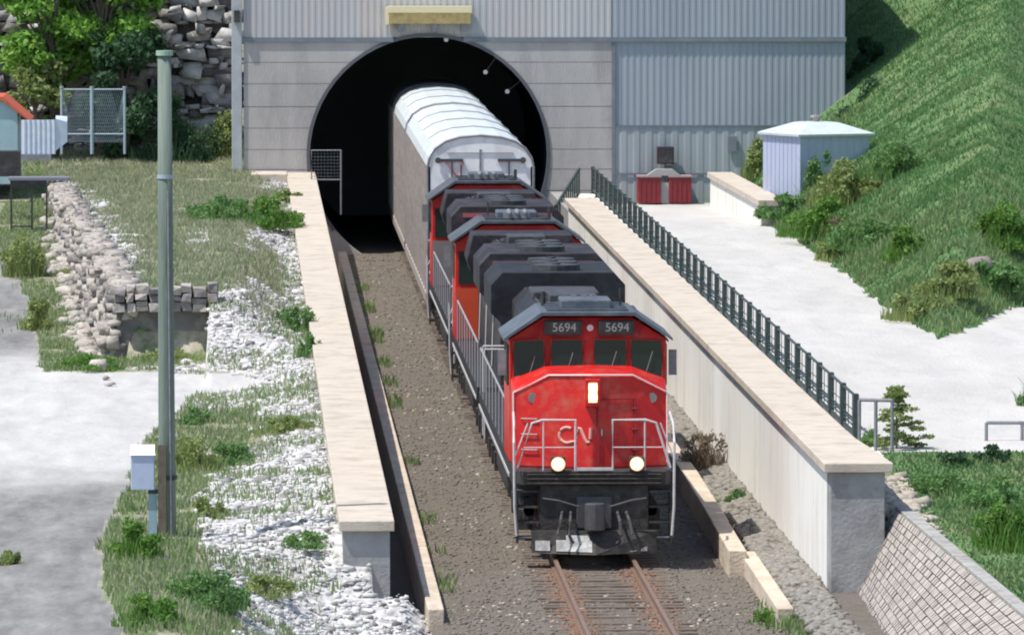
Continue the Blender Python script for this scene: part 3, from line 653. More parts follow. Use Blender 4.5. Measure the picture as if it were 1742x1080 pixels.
# ------------------------------------------------------------------ track
TX = 6.66
tr = empty('railway_track', (TX, 130, 0), label='single railway track of brown rails on timber sleepers leading into the tunnel', cat='track')
for s in (-1, 1):
    m = MB(); x = s*.755
    m.box(x-.037, x+.037, -60, 160, -.045, 0); m.box(x-.012, x+.012, -60, 160, -.145, -.047); m.box(x-.075, x+.075, -60, 160, -.165, -.147)
    m2 = m.build('rail', M_STEEL, tr)
sl0 = MB(); sl0.box(-1.3, 1.3, -.11, .11, -.3, -.175); proto = None; y = -12.0; far = MB(); c = 0
while y < 150:
    if y < 42:
        if proto is None: o = proto = sl0.build('sleeper', M_TIE, tr, bevel=.012)
        else: o = proto.copy(); COL.objects.link(o); o.parent = tr
        o.location = (random.uniform(-.04, .04), y, random.uniform(-.01, .008)); o.rotation_euler.z = random.uniform(-.015, .015)
    else: far.box(-1.3, 1.3, y-.11, y+.11, -.3, -.175)
    y += .56
far.build('sleepers', M_TIE, tr)['kind'] = 'stuff'

# ------------------------------------------------------------------ locomotive (nose towards -Y, rails at z 0, origin mid length)
def text_mesh(body, size, depth, m, parent, loc, rot):
    cu = bpy.data.curves.new('t', 'FONT'); cu.body = body; cu.size = size; cu.extrude = depth; cu.align_x = 'CENTER'; cu.align_y = 'CENTER'; cu.offset = 0
    o = bpy.data.objects.new('t', cu); COL.objects.link(o); dg = bpy.context.evaluated_depsgraph_get()
    me = bpy.data.meshes.new_from_object(o.evaluated_get(dg)); bpy.data.objects.remove(o)
    me.materials.clear(); me.materials.append(m); q = bpy.data.objects.new('lettering', me); COL.objects.link(q); q.parent = parent; q.location = loc; q.rotation_euler = rot
    return q
def locomotive(cy, rz, label, number, lit, endmat, hoodtop, backcol=(.62, .07, .025)):
    r = empty('locomotive', (TX, cy, 0), rz, label=label, cat='locomotive', group='locomotives hauling the train')
    B = lambda nm, mb, mt, p=r, bv=0: mb.build(nm, mt, p, bevel=bv)
    m = MB(); m.box(-1.53, 1.53, -10.6, 10.6, 1.32, 1.66); m.box(-.9, .9, -10.3, 10.3, .95, 1.318); B('underframe', m, M_BLACK)
    m = MB(); [m.box(s*1.545-.008, s*1.545+.008, -8.2, 10.2, 1.36, 1.43) for s in (-1, 1)]; B('sill_stripe', m, M_WHITE)
    m = MB()                                               # anticlimber and front sheet
    m.hexa([(-1.38, -10.95, 1.42), (1.38, -10.95, 1.42), (1.5, -10.6, 1.42), (-1.5, -10.6, 1.42)], [(-1.38, -11.0, 1.70), (1.38, -11.0, 1.70), (1.5, -10.6, 1.70), (-1.5, -10.6, 1.70)])
    m.box(-1.05, 1.05, -10.9, -10.6, .45, 1.418)
    for k in range(3): m.box(-1.3, 1.3, -11.04, -10.99, 1.45+.085*k, 1.48+.085*k)
    B('front_sheet', m, M_UNDER, bv=.015)
    for s in (-1, 1):                                      # corner steps
        m = MB()
        for k in range(4): m.box(min(s*1.06, s*1.5), max(s*1.06, s*1.5), -10.92, -10.55, .38+.3*k, .42+.3*k)
        m.box(min(s*1.46, s*1.5), max(s*1.46, s*1.5), -10.93, -10.56, .3, 1.3); B('steps', m, M_UNDER)
        m = MB(); m.box(min(s*1.08, s*1.45), max(s*1.08, s*1.45), -10.945, -10.925, .40, .43); B('step_edge', m, M_GREYP)
        m = MB(); m.tube([(s*1.50, -10.98, .45), (s*1.54, -10.98, 1.0), (s*1.55, -10.95, 2.25), (s*1.54, -10.7, 2.6), (s*1.52, -9.9, 2.75)], .025, 8); B('grab_rail', m, M_WHITE)
    m = MB()                                               # plough
    m.hexa([(-1.2, -11.0, .12), (0, -11.5, .12), (0, -11.1, .12), (-1.2, -10.8, .12)], [(-1.22, -10.92, .55), (0, -11.18, .55), (0, -11.0, .55), (-1.22, -10.8, .55)])
    m.hexa([(0, -11.5, .12), (1.2, -11.0, .12), (1.2, -10.8, .12), (0, -11.1, .12)], [(0, -11.18, .55), (1.22, -10.92, .55), (1.22, -10.8, .55), (0, -11.0, .55)])
    pl = B('plough', m, M_UNDER)
    def on_plough(x0, x1, z0, z1, off=.012):
        def pt(x, z): t = (z-.12)/.43; yb = -11.5+abs(x)*.5/1.2; yt = -11.18+abs(x)*.26/1.22; return (x, yb+(yt-yb)*t-off, z)
        return [pt(x0, z0), pt(x1, z0), pt(x1, z1), pt(x0, z1)]
    m = MB()
    for x0, x1, z0, z1 in ((-1.14, -.86, .17, .36), (-.74, -.06, .17, .38), (.33, .62, .2, .36), (.68, .8, .16, .28), (.9, 1.02, .16, .30), (-.55, -.1, .38, .47)):
        m = MB(); q = on_plough(x0, x1, z0, z1); k = on_plough(x0, x1, z0, z1, -.002); m.add(q+k, [(0, 1, 2, 3), (4, 7, 6, 5), (0, 4, 5, 1), (1, 5, 6, 2), (2, 6, 7, 3), (3, 7, 4, 0)])
        B('plough_marking', m, mat('worn_white_marking', (.50, .50, .49), .7, (.24, .24, .24), 9), pl)
    for s in (-1, 1):                                      # couplers both ends
        m = MB(); y0 = s*10.6; m.box(-.13, .13, min(y0, y0+s*.75), max(y0, y0+s*.75), .72, .98); m.tube([(0, y0+s*.66, .58), (0, y0+s*.66, 1.1)], .2, 12)
        m.box(-.34, .34, min(y0+s*.28, y0+s*.36), max(y0+s*.28, y0+s*.36), .58, 1.2); B('coupler', m, mat('worn_coupler_steel', (.05, .048, .055), .55, (.09, .085, .09), 6), bv=.02)
    m = MB()                                               # uncoupling lever and air hoses
    for s in (-1, 1):
        m.tube([(s*.3, -11.12, 1.02), (s*.7, -11.12, 1.14), (s*1.0, -11.08, 1.18)], .022, 6)
        m.tube([(s*.45, -10.95, .9), (s*.48, -11.35, .75), (s*.5, -11.4, .5), (s*.42, -11.38, .34)], .03, 6)
        m.tube([(s*.62, -10.95, .9), (s*.66, -11.3, .78), (s*.72, -11.4, .52)], .03, 6)
    B('hose', m, mat('dull_hose', (.07, .07, .075), .7))
    # nose, vee shaped plan
    secA = [(-1.5, -9.45, 1.66), (-1.5, -9.30, 3.10), (-.82, -9.53, 3.44), (0, -9.86, 3.46), (.82, -9.53, 3.44), (1.5, -9.30, 3.10), (1.5, -9.45, 1.66), (0, -10.06, 1.66)]
    secB = [(-1.52, -8.35, 1.66), (-1.52, -8.35, 3.3), (-.85, -8.35, 3.55), (0, -8.35, 3.57), (.85, -8.35, 3.55), (1.52, -8.35, 3.3), (1.52, -8.35, 1.66), (0, -8.35, 1.66)]
    m = MB(); n8 = 8; m.add(secA+secB, [(j, (j+1) % 8, 8+(j+1) % 8, 8+j) for j in range(8)]+[(0, 7, 3, 2, 1), (7, 6, 5, 4, 3)])
    ns = recalc(B('nose', m, M_RED, bv=.03))
    m = MB(); m.tube([(-1.5, -9.45, 1.75), (-1.5, -9.325, 3.10), (-.82, -9.55, 3.45), (0, -9.885, 3.475), (.82, -9.55, 3.45), (1.5, -9.325, 3.10), (1.5, -9.45, 1.75)], .02, 6); B('trim_line', m, mat('faded_pink_trim', (.85, .62, .60), .6), ns)
    m = MB()
    def nosept(x, z, off=.02):
        y = -10.06+abs(x)*.61/1.5+(z-1.66)*.111; return (x, y-off, z)
    for s in (1,):                                          # nose door seams, hinges
        for (xa, za, xb, zb) in ((.12, 1.75, .12, 3.0), (.85, 1.75, .85, 3.0), (.12, 3.0, .85, 3.0)): m.tube([nosept(xa, za), nosept(xb, zb)], .012, 5)
        for zz in (2.0, 2.4, 2.8): m.tube([nosept(.80, zz), nosept(.92, zz)], .022, 5)
    B('door_seam', m, M_MAROON, ns)
    lh = MB(); lh.box(-.13, .17, -10.02, -9.8, 2.86, 3.40); hd = B('headlight', lh, M_RED, bv=.02)
    mm = MB(); mm.box(-.065, .105, -10.03, -10.015, 2.95, 3.33); mm.build('halo_bowl', mat('nose_lamp_glow', (1, .8, .4), .4, emit=(1, .70, .28, 1.1)) if lit else M_GREYP, hd)  # when lit, an emissive plate draws the glow joining both lenses
    for zz in (3.24, 3.05): mm = MB(); mm.tube([(.02, -10.045, zz), (.02, -10.0, zz)], .085, 16); mm.build('lens', M_LAMPW if lit else M_GREYP, hd)
    for s, xx in ((-1, -1.12), (1, 1.2)): m = MB(); q = nosept(xx, 3.0); m.tube([q, (q[0], q[1]+.05, q[2])], .1, 12); B('class_light', m, mat('grey_lens', (.22, .20, .19), .4), ns)
    for s, xx in ((-1, -.70), (1, .82)):
        m = MB(); m.box(xx-.14, xx+.14, -11.05, -10.85, 1.702, 1.98); dl = B('ditch_light', m, M_UNDER, bv=.02)
        mm = MB(); mm.tube([(xx, -11.07, 1.84), (xx, -11.04, 1.84)], .135, 20); mm.build('halo_bowl', M_HALO if lit else M_GREYP, dl)  # ring round the lens, emissive as its halo when lit
        mm = MB(); mm.tube([(xx, -11.085, 1.84), (xx, -11.071, 1.84)], .092, 16); mm.build('lens', M_LAMP if lit else M_GREYP, dl)
    # rail emblem on the nose
    em = mat('faded_cream_emblem', (.66, .30, .25), .6)
    m = MB(); pts = [(-.47+.15*math.cos(R(a)), 2.30+.15*math.sin(R(a))) for a in range(60, 301, 20)]
    pts += [(-.30, 2.19), (-.27, 2.40), (-.25, 2.44), (-.21, 2.43), (-.12, 2.22), (-.09, 2.17), (-.05, 2.18), (-.03, 2.24), (-.02, 2.45)]
    m.tube([nosept(x, zz, -.005) for x, zz in pts], .036, 6); B('emblem', m, em, ns)
    for zz in (2.0, 2.3, 2.6): m = MB(); m.tube([nosept(-1.35, zz, .06), nosept(-1.05, zz, .06)], .014, 5); [m.tube([nosept(xx, zz, .0), nosept(xx, zz, .06)], .012, 4) for xx in (-1.35, -1.05)]; B('grab_iron', m, M_GREYP, ns)
    m = MB(); q = nosept(.3, 2.4, .03); m.tube([nosept(.2, 2.42, .04), nosept(.2, 2.3, .04)], .02, 6); B('door_latch', m, M_GREYP, ns)
    # front platform rails
    for s in (-1, 1):
        m = MB(); m.tube([(s*1.48, -10.9, 1.75), (s*1.2, -10.9, 2.62), (s*1.0, -10.9, 2.68), (s*.36, -10.9, 2.68), (s*.36, -10.9, 1.7)], .024, 8)
        m.tube([(s*1.52, -10.9, 2.0), (s*1.28, -10.9, 2.62)], .016, 6)
        m.tube([(s*.98, -10.9, 1.7), (s*.98, -10.9, 2.66)], .018, 6); m.tube([(s*1.36, -10.9, 2.15), (s*.36, -10.9, 2.15)], .012, 6); B('platform_rail', m, M_WHITE)
    m = MB(); m.box(-.34, .34, -11.03, -10.99, 1.71, 1.77); B('platform_lip', m, M_WHITE)
    # cab
    sec = lambda y, w=1.55, e=0: [(-w, y, 1.66), (-w, y, 4.08), (-.88, y+e, 4.50), (.88, y+e, 4.50), (w, y, 4.08), (w, y, 1.66)]
    m = MB(); m.loft([sec(-8.36, 1.54, .12), sec(-5.6)]); cb = recalc(B('cab', m, M_RED, bv=.02))
    m = MB(); m.loft([[(-1.66, yy, 4.05), (-.90, yy, 4.545), (.90, yy, 4.545), (1.66, yy, 4.05), (1.66, yy, 4.10), (.92, yy, 4.61), (-.92, yy, 4.61), (-1.66, yy, 4.10)] for yy in (-8.55, -5.45)])
    for k in range(4): m.box(-.8, .8, -8.2+.7*k, -8.05+.7*k, 4.611, 4.66)
    cr_ = recalc(B('cab_roof', m, M_ROOFG if lit else mat('sooty_cab_roof', (.05, .055, .065), .6, (.10, .105, .115), 3, dirt=(.03, .03, .03), dscale=2), cb))
    m = MB(); [m.tube([(xx, -8.39, 4.12), (xx, -8.36, 4.46)], .012, 5) for xx in (-.98, 1.02)]; B('seam', m, M_MAROON, cb)
    m = MB(); m.box(-.5, .5, -7.6, -6.3, 4.612, 4.80); B('air_conditioner', m, M_ROOFG, cb, bv=.03)
    m = MB(); [m.tube([(-.2+.2*i, -5.9+.1*i, 4.78), (-.2+.2*i, -6.5, 4.80)], .03, 8, .07) for i in range(3)]; m.box(-.3, .35, -6.2, -6.1, 4.61, 4.77); B('horn', m, M_GREYP, cb)
    m = MB(); m.tube([(.7, -7, 4.6), (.7, -7, 5.0)], .02, 6); B('aerial', m, M_BLACK, cb); m = MB(); m.tube([(-.8, -6.4, 4.6), (-.8, -6.4, 4.9)], .05, 6); B('aerial', m, M_BLACK, cb)
    for x0, x1, sg in ((-.86, -.12, -1), (.20, .90, 1)):
        m = MB(); m.box(x0, x1, -8.47, -8.27, 4.16, 4.44); nb = B('number_board', m, M_BLACK, cb, bv=.01)
        m = MB(); m.box(x0+.1, x1-.06, -8.478, -8.472, 4.2, 4.41); B('board_glass', m, mat('number_board_glass', (.045, .05, .05), .3), nb)
        text_mesh(number, .24, .003, mat('number_white', (.42, .46, .43), .5), nb, ((x0+x1)/2+.02, -8.483, 4.305), (math.pi/2, 0, 0))
    m = MB(); m.tube([(.04, -8.44, 4.3), (.04, -8.35, 4.3)], .065, 12); B('roof_light', m, M_WHITE, cb)
    wf = -8.375; frame = mat('red_window_frame', (.34, .02, .02), .4)
    for quad in ([(-1.47, 3.32), (-.86, 3.42), (-.86, 4.08), (-1.47, 4.05)], [(-.73, 3.40), (-.10, 3.40), (-.10, 4.08), (-.73, 4.08)],
                 [(.12, 3.42), (.76, 3.42), (.76, 4.08), (.12, 4.08)], [(.84, 3.42), (1.46, 3.32), (1.46, 4.05), (.84, 4.08)]):
        yy = lambda zz: -8.40+max(0, zz-3.3)*.0
        m = MB(); f4 = [(x, wf-.02, zz) for x, zz in quad]; b4 = [(x, wf+.0, zz) for x, zz in quad]
        m.add(f4+b4, [(0, 1, 2, 3), (4, 7, 6, 5), (0, 4, 5, 1), (1, 5, 6, 2), (2, 6, 7, 3), (3, 7, 4, 0)]); wd = B('windscreen', m, M_GLASS, cb)
        m = MB(); m.tube([(x, wf-.02, zz) for x, zz in quad+quad[:1]], .022, 6); B('frame', m, frame, wd)
        m = MB(); cx = sum(q[0] for q in quad)/4; m.tube([(cx, wf-.05, quad[0][1]+.03), (cx+.12, wf-.05, quad[0][1]+.42)], .008, 4); B('wiper', m, M_GREYP, wd)
    for s in (-1, 1):
        for (ya, yb) in ((-8.0, -7.3), (-7.1, -6.3)):
            m = MB(); m.box(min(s*1.535, s*1.575), max(s*1.535, s*1.575), ya, yb, 3.15, 3.95); B('side_window', m, M_GLASS, cb)
        m = MB(); m.box(min(s*1.585, s*1.60), max(s*1.585, s*1.60), -8.1, -6.2, 4.0, 4.04); m.box(min(s*1.60, s*1.76), max(s*1.60, s*1.76), -8.12, -8.08, 3.35, 3.85); B('mirror', m, M_GREYP, cb)
        m = MB(); m.box(min(s*1.06, s*1.47), max(s*1.06, s*1.47), -5.6, -5.565, 3.05, 3.85); B('rear_window', m, M_GLASS, cb)
        m = MB(); m.box(min(s*.99, s*1.53), max(s*.99, s*1.53), -5.6, -5.575, 1.7, 2.95); B('rear_panel', m, mat('rear_panel_paint_%d' % int(backcol[0]*100), backcol, .5), cb)
    # hood
    hs = lambda y, w, t: [(-w, y, 1.66), (-w, y, t-.28), (-w+.28, y, t), (w-.28, y, t), (w, y, t-.28), (w, y, 1.66)]
    m = MB(); m.loft([hs(-5.56, .98, 4.28), hs(5.2, .98, 4.28)]); hd = recalc(B('hood', m, hoodtop, bv=.02))
    m = MB(); m.loft([hs(5.2, .99, 4.30), hs(9.9, .99, 4.30)]); recalc(B('radiator_base', m, M_BLACK, bv=.02))
    m = MB(); m.loft([[(-1.0, y, 3.3), (-1.45, y, 3.75), (-1.45, y, 4.35), (-1.2, y, 4.62), (1.2, y, 4.62), (1.45, y, 4.35), (1.45, y, 3.75), (1.0, y, 3.3)] for y in (5.3, 9.7)]); rd_ = recalc(B('radiator', m, hoodtop, bv=.02))
    m = MB(); m.box(-1.15, 1.15, 9.7, 9.725, 4.34, 4.45); B('end_stripe', m, endmat, rd_)
    m = MB(); m.box(-.6, -.1, 9.7, 9.72, 3.5, 4.1); B('end_grille', m, M_GREYP, rd_)
    for yy in (6.3, 7.5, 8.7): m = MB(); m.tube([(0, yy, 4.6), (0, yy, 4.74)], .52, 20); m.tube([(0, yy, 4.74), (0, yy, 4.77)], .1, 8); B('fan', m, HOODT, rd_)
    m = MB(); m.loft([[(-1.25, y, 3.5), (-1.35, y, 3.8), (-1.2, y, 4.4), (1.2, y, 4.4), (1.35, y, 3.8), (1.25, y, 3.5)] for y in (-5.2, -2.8)]); recalc(B('brake_housing', m, hoodtop, bv=.02))
    m = MB(); m.box(-.45, .45, -1.2, .1, 4.27, 4.52); B('exhaust_stack', m, HOODT, bv=.03)
    m = MB(); m.box(-.7, .7, 1.5, 3.6, 4.27, 4.42); B('roof_hatch', m, HOODT, bv=.03)
    for y0, y1 in ((-2.4, -1.5), (.5, 1.2), (3.9, 4.9)):
        m = MB(); m.box(-.55, .55, y0, y1, 4.282, 4.33); [m.box(-.5, .5, y0+.08+.15*k, y0+.14+.15*k, 4.331, 4.36) for k in range(int((y1-y0)/.15)-1)]; B('roof_grille', m, HOODT, hd)
    m = MB(); [m.box(min(s*.62, s*.66), max(s*.62, s*.66), -2.6, 5.1, 4.25, 4.31) for s in (-1, 1)]; B('roof_walk_edge', m, HOODT, hd)
    for s in (-1, 1):
        m = MB()
        for k in range(13):
            y0 = -5.2+.85*k; m.box(min(s*.985, s*1.0), max(s*.985, s*1.0), y0, y0+.72, 1.85, 3.3)
        B('hood_doors', m, M_BLACK, hd)
    m = MB()                                               # pale slanted stripes along the hood
    for s in (-1, 1):
        for k in range(3):
            y0 = -4.6+4.6*k; a, b = s*1.006, s*1.012; q = [(y0, 1.75), (y0+.55, 1.75), (y0+1.9, 3.3), (y0+1.35, 3.3)]
            m.add([(a, yy, zz) for yy, zz in q]+[(b, yy, zz) for yy, zz in q], [(0, 1, 2, 3), (4, 7, 6, 5), (0, 4, 5, 1), (1, 5, 6, 2), (2, 6, 7, 3), (3, 7, 4, 0)])
    recalc(B('hood_stripe', m, M_WHITE, hd))
    m = MB(); m.box(-.9, .9, 9.9, 9.93, 1.8, 3.9); m.box(-.92, .92, 9.9, 9.96, 4.0, 4.12); B('end_panel', m, endmat, hd)
    m = MB(); [m.tube([(-.25+.5*i, 9.95, 3.6), (-.25+.5*i, 9.98, 3.6)], .1, 12) for i in (0, 1)]; B('rear_light', m, M_GREYP, hd)
    for s in (-1, 1):
        m = MB(); m.tube([(s*1.5, -5.4, 2.65), (s*1.5, 10.4, 2.65)], .022, 6)
        for k in range(9): yy = -5.4+1.975*k; m.tube([(s*1.5, yy, 1.6), (s*1.5, yy, 2.65)], .02, 6)
        B('handrail', m, mat('dull_rail_paint', (.30, .29, .30), .6))
    m = MB(); m.tube([(-1.4, 10.75, 2.6), (-.3, 10.75, 2.6), (-.3, 10.75, 1.66)], .022, 6); m.tube([(1.4, 10.75, 2.6), (.3, 10.75, 2.6), (.3, 10.75, 1.66)], .022, 6); m.tube([(-1.4, 10.75, .6), (-1.4, 10.75, 2.6)], .022, 6); m.tube([(1.4, 10.75, .6), (1.4, 10.75, 2.6)], .022, 6); B('end_rail', m, M_WHITE)
    m = MB(); m.box(-1.35, 1.35, 10.6, 10.75, .4, 1.6); B('rear_sheet', m, M_UNDER)
    m = MB(); m.loft([[(-1.35, y, .5), (-1.4, y, .7), (-1.4, y, 1.2), (1.4, y, 1.2), (1.4, y, .7), (1.35, y, .5), (1.1, y, .32), (-1.1, y, .32)] for y in (-3.0, 3.0)]); recalc(B('fuel_tank', m, M_UNDER, bv=.03))
    for yc in (-6.9, 6.9):
        m = MB()
        for s in (-1, 1):
            m.box(min(s*1.1, s*1.3), max(s*1.1, s*1.3), yc-2.5, yc+2.5, .62, .95); m.tube([(s*1.2, yc-2.5, .8), (s*1.2, yc+2.5, .8)], .12, 6)
            for k in (-1.85, 0, 1.85): m.box(min(s*1.12, s*1.38), max(s*1.12, s*1.38), yc+k-.24, yc+k+.24, .38, .78); m.tube([(s*1.25, yc+k+.6, .4), (s*1.25, yc+k+.6, .98)], .1, 8)
        tk = B('truck', m, M_UNDER)
        for k in (-1.85, 0, 1.85):
            for s in (-1, 1): m = MB(); m.tube([(s*.70, yc+k, .52), (s*.84, yc+k, .52)], .52, 20); m.tube([(s*.68, yc+k, .52), (s*.70, yc+k, .52)], .555, 20); B('wheel', m, M_RUST, tk)
    return r
LL = 22.6; FRONT = 138.2
c1y = FRONT+11.0
HOODG = mat('dark_hood_top', (.010, .011, .015), .7, (.022, .024, .030), 2.5, dirt=(.05, .05, .06), dscale=1.5, spec=.3)
HOODG2 = mat('dusty_hood_top', (.013, .013, .017), .7, (.03, .028, .034), 2, dirt=(.10, .08, .085), dscale=1.2, spec=.3)
HOODT = mat('sooty_roof_fitting', (.035, .038, .045), .7, (.08, .082, .09), 4, dirt=(.02, .02, .022), dscale=3, spec=.3)
locomotive(c1y, 0, 'leading red nosed diesel locomotive with its headlights lit', '5694', True, M_BLACK, HOODG)
locomotive(c1y+LL, math.pi, 'second locomotive, its black hood facing the leading red cab', '5783', False, mat('dull_pink_red', (.32, .08, .09), .6), HOODG2)
locomotive(c1y+2*LL, math.pi, 'third locomotive, directly in front of the tall beige freight car', '5610', False, mat('dull_pink_red', (.32, .08, .09), .6), HOODG2, (.22, .20, .20))

# ------------------------------------------------------------------ covered car carriers
def autorack(cy, label):
    r = empty('freight_car', (TX, cy, 0), label=label, cat='freight car', group='tall car carriers behind the locomotives'); B = lambda nm, mb, mt, p=r, bv=0: mb.build(nm, mt, p, bevel=bv)
    hl = 13.7; prof = [(-1.53, 4.75), (-1.48, 5.0), (-1.30, 5.28), (-1.0, 5.48), (-.6, 5.60), (0, 5.65), (.6, 5.60), (1.0, 5.48), (1.30, 5.28), (1.48, 5.0), (1.53, 4.75)]
    m = MB()
    for s in (-1, 1):
        m.box(min(s*1.44, s*1.49), max(s*1.44, s*1.49), -hl, hl, .95, 4.75)
        for k in range(44): y0 = -hl+.35+.62*k; m.box(min(s*1.492, s*1.51), max(s*1.492, s*1.51), y0, y0+.42, 1.35, 4.5)
    sd = B('side_panel', m, M_BEIGE)
    m = MB()
    for s in (-1, 1):
        for k in range(15): y0 = -hl+1.93*k; m.box(min(s*1.492, s*1.56), max(s*1.492, s*1.56), y0, y0+.14, .95, 4.76)
        m.box(min(s*1.49, s*1.57), max(s*1.49, s*1.57), -hl, hl, .85, 1.12)
    B('side_post', m, M_RACKP)
    m = MB(); n = 4; ys_ = []
    for k in range(n+1): y = -hl+2*hl*k/n; ys_ += [y-.045, y-.04, y+.04, y+.045] if 0 < k < n else [y]
    secs = []
    for i, y in enumerate(ys_):
        k = 1+(.005 if (i-1) % 4 in (1, 2) and 0 < i < len(ys_)-1 else 0); secs.append([(x*k, y, 4.75+(z-4.75)*k) for x, z in prof])
    m.loft(secs, caps=False); k = len(prof)
    B('roof', recalc_mb(m), M_ZINC)
    for y in ys_[1:-1:4]: m = MB(); m.tube([(x*1.012, y+.06, 4.75+(z-4.75)*1.02+.004) for x, z in prof[2:-2]], .018, 4); B('roof_seam', m, mat('seam_grey', (.24, .26, .28), .7))
    for s in (-1, 1):
        ye = s*hl; m = MB(); a = [(x*.985, ye, z) for x, z in prof]+[(1.5, ye, 1.0), (-1.5, ye, 1.0)]; b = [(x, ye-s*.12, z) for x, y, z in a]
        m.loft([a, b]); ed = recalc(B('end_door', m, M_END))
        m = MB(); m.tube([(x*.995, ye+s*.01, z) for x, z in prof], .035, 6); m.tube([(-1.5, ye+s*.01, 1.0), (-1.52, ye+s*.01, 4.75)], .035, 6); m.tube([(1.5, ye+s*.01, 1.0), (1.52, ye+s*.01, 4.75)], .035, 6)
        B('end_frame', m, M_GREYP, ed)
        m = MB(); q = ye+s*.03; m.box(-.03, .03, min(q, ye), max(q, ye), 1.1, 5.25); m.tube([(-.95, ye+s*.02, 5.15), (.95, ye+s*.02, 5.15)], .015, 5)
        m.box(-.85, .85, min(q, ye), max(q, ye), 4.42, 4.48); B('door_seam', m, M_GREYP, ed)
        m = MB()
        for t in (-1, 1):
            m.box(min(t*.5, t*1.22), max(t*.5, t*1.22), min(ye+s*.07, ye), max(ye+s*.07, ye), 4.90, 4.98); m.tube([(t*1.22, ye+s*.06, 4.94), (t*1.22, ye+s*.1, 4.94)], .09, 8); m.tube([(t*.82, ye+s*.05, 3.2), (t*.82, ye+s*.05, 4.94)], .025, 6)
        B('door_latch', m, mat('dark_latch', (.06, .06, .07), .6), ed)
        if s < 0: m = MB(); m.tube([(-1.02, ye-.035, 4.93), (-.62, ye-.035, 4.45), (-.5, ye-.035, 4.9)], .03, 5); B('placard', m, mat('pale_red_placard', (.55, .25, .24), .6), ed)
    m = MB(); m.box(-1.3, 1.3, -hl, hl, .75, .95); [m.box(-.15, .15, min(s*hl, s*(hl+.6)), max(s*hl, s*(hl+.6)), .7, .95) for s in (-1, 1)]; B('underframe', m, M_UNDER)
    m = MB(); m.box(-1.3, 1.3, -hl-.3, -hl-.02, .9, 1.05); B('end_sill', m, M_UNDER)
    for yc in (-hl+2.6, hl-2.6):
        m = MB(); [m.box(min(s*.95, s*1.15), max(s*.95, s*1.15), yc-1.2, yc+1.2, .35, .7) for s in (-1, 1)]; tk = B('truck', m, M_UNDER)
        for k in (-.85, .85):
            for s in (-1, 1): m = MB(); m.tube([(s*.69, yc+k, .42), (s*.83, yc+k, .42)], .42, 18); B('wheel', m, M_RUST, tk)
    return r
def recalc_mb(m): return m
AY = c1y+2*LL+11.3+14.2
autorack(AY, 'tall beige car carrier with a pale rounded roof behind the third locomotive')
autorack(AY+28.6, 'rear car carrier half inside the dark tunnel mouth')

# ------------------------------------------------------------------ utility pole and meter box
pp = PZ(285, 912, 1.05); pt = PY(280, 95, pp.y)
po = empty('utility_pole', pp, label='tall grey green timber utility pole on the left bank', cat='pole')
m = MB(); H = pt.z-pp.z; m.tube([(0, 0, -.5), (-.01, 0, H*.25), (-.02, 0, H*.6), (-.03, 0, H)], .165, 20, .125); m.build('shaft', M_POLE, po, smooth=True)
m = MB(); m.tube([(-.03, 0, H), (-.03, 0, H+.09)], .155, 16); m.build('pole_cap', mat('verdigris_cap', (.30, .42, .34), .8), po)
for zz in (H-2.25,): m = MB(); m.tube([(-.02, 0, zz), (-.02, 0, zz+.07)], .152, 16); m.build('band', M_FENCE, po)
m = MB(); m.tube([(.07, -.155, 0), (.06, -.15, 1.4), (.03, -.14, H*.72)], .022, 6); m.build('conduit', M_GREYP, po)
m = MB(); m.box(-.17, -.02, -.20, -.13, -.1, 1.7); m.build('guard_board', mat('brown_guard', (.17, .14, .10), .9, (.10, .09, .07), 5), po)
m = MB(); m.tube([(0, 0, 1.05), (0, 0, 1.13)], .18, 16); m.build('band', M_UNDER, po)
bp_ = PZ(254, 912, 1.05); bx = empty('meter_box', bp_, label='pale blue white capped meter box on a post beside the utility pole', cat='meter box')
a = PY(223, 832, bp_.y); b = PY(263, 757, bp_.y)
m = MB(); m.box(a.x-bp_.x, b.x-bp_.x, -.18, .12, a.z-bp_.z, b.z-bp_.z-.17); m.build('box', M_BOX, bx, bevel=.015)
m = MB(); x0, x1, z1 = a.x-bp_.x-.02, b.x-bp_.x+.02, b.z-bp_.z-.168
m.hexa([(x0, -.21, z1), (x1, -.21, z1), (x1, .14, z1), (x0, .14, z1)], [(x0+.02, -.17, z1+.05), (x1-.02, -.17, z1+.05), (x1-.02, .14, z1+.17), (x0+.02, .14, z1+.17)]); m.build('lid', M_WBOX, bx)
m = MB(); m.box(.0-.01, .14, -.1, .04, -.3, a.z-bp_.z-.05); m.build('post', M_POST, bx); m = MB(); m.box(-.02, .24, -.12, .1, a.z-bp_.z-.07, a.z-bp_.z+.0); m.build('bracket', M_DARKM, bx)

# ------------------------------------------------------------------ picket railing along the right wall
fz = lambda y: 2.0
q0 = PZ(1456, 752, 2.0); q1 = PZ(1088, 405, 2.0); 
fx = lambda y: q0.x+(q1.x-q0.x)*(y-q0.y)/(q1.y-q0.y)
NB = 36; FY1 = 249.5; step = (FY1-q0.y)/NB
fr_ = empty('railing', (12.1, q0.y, 2.0), label='long dark green picket railing between the right wall and the white road', cat='railing'); fo = (12.1, q0.y, 2.0)
HF = .92
m = MB(); m.hexa([(fx(q0.y)-.03, q0.y, fz(q0.y)+HF-.025), (fx(q0.y)+.03, q0.y, fz(q0.y)+HF-.025), (fx(FY1)+.03, FY1, fz(FY1)+HF-.025), (fx(FY1)-.03, FY1, fz(FY1)+HF-.025)],
              [(fx(q0.y)-.03, q0.y, fz(q0.y)+HF), (fx(q0.y)+.03, q0.y, fz(q0.y)+HF), (fx(FY1)+.03, FY1, fz(FY1)+HF), (fx(FY1)-.03, FY1, fz(FY1)+HF)]); rl(m.build('top_rail', M_DARKM, fr_), fo)
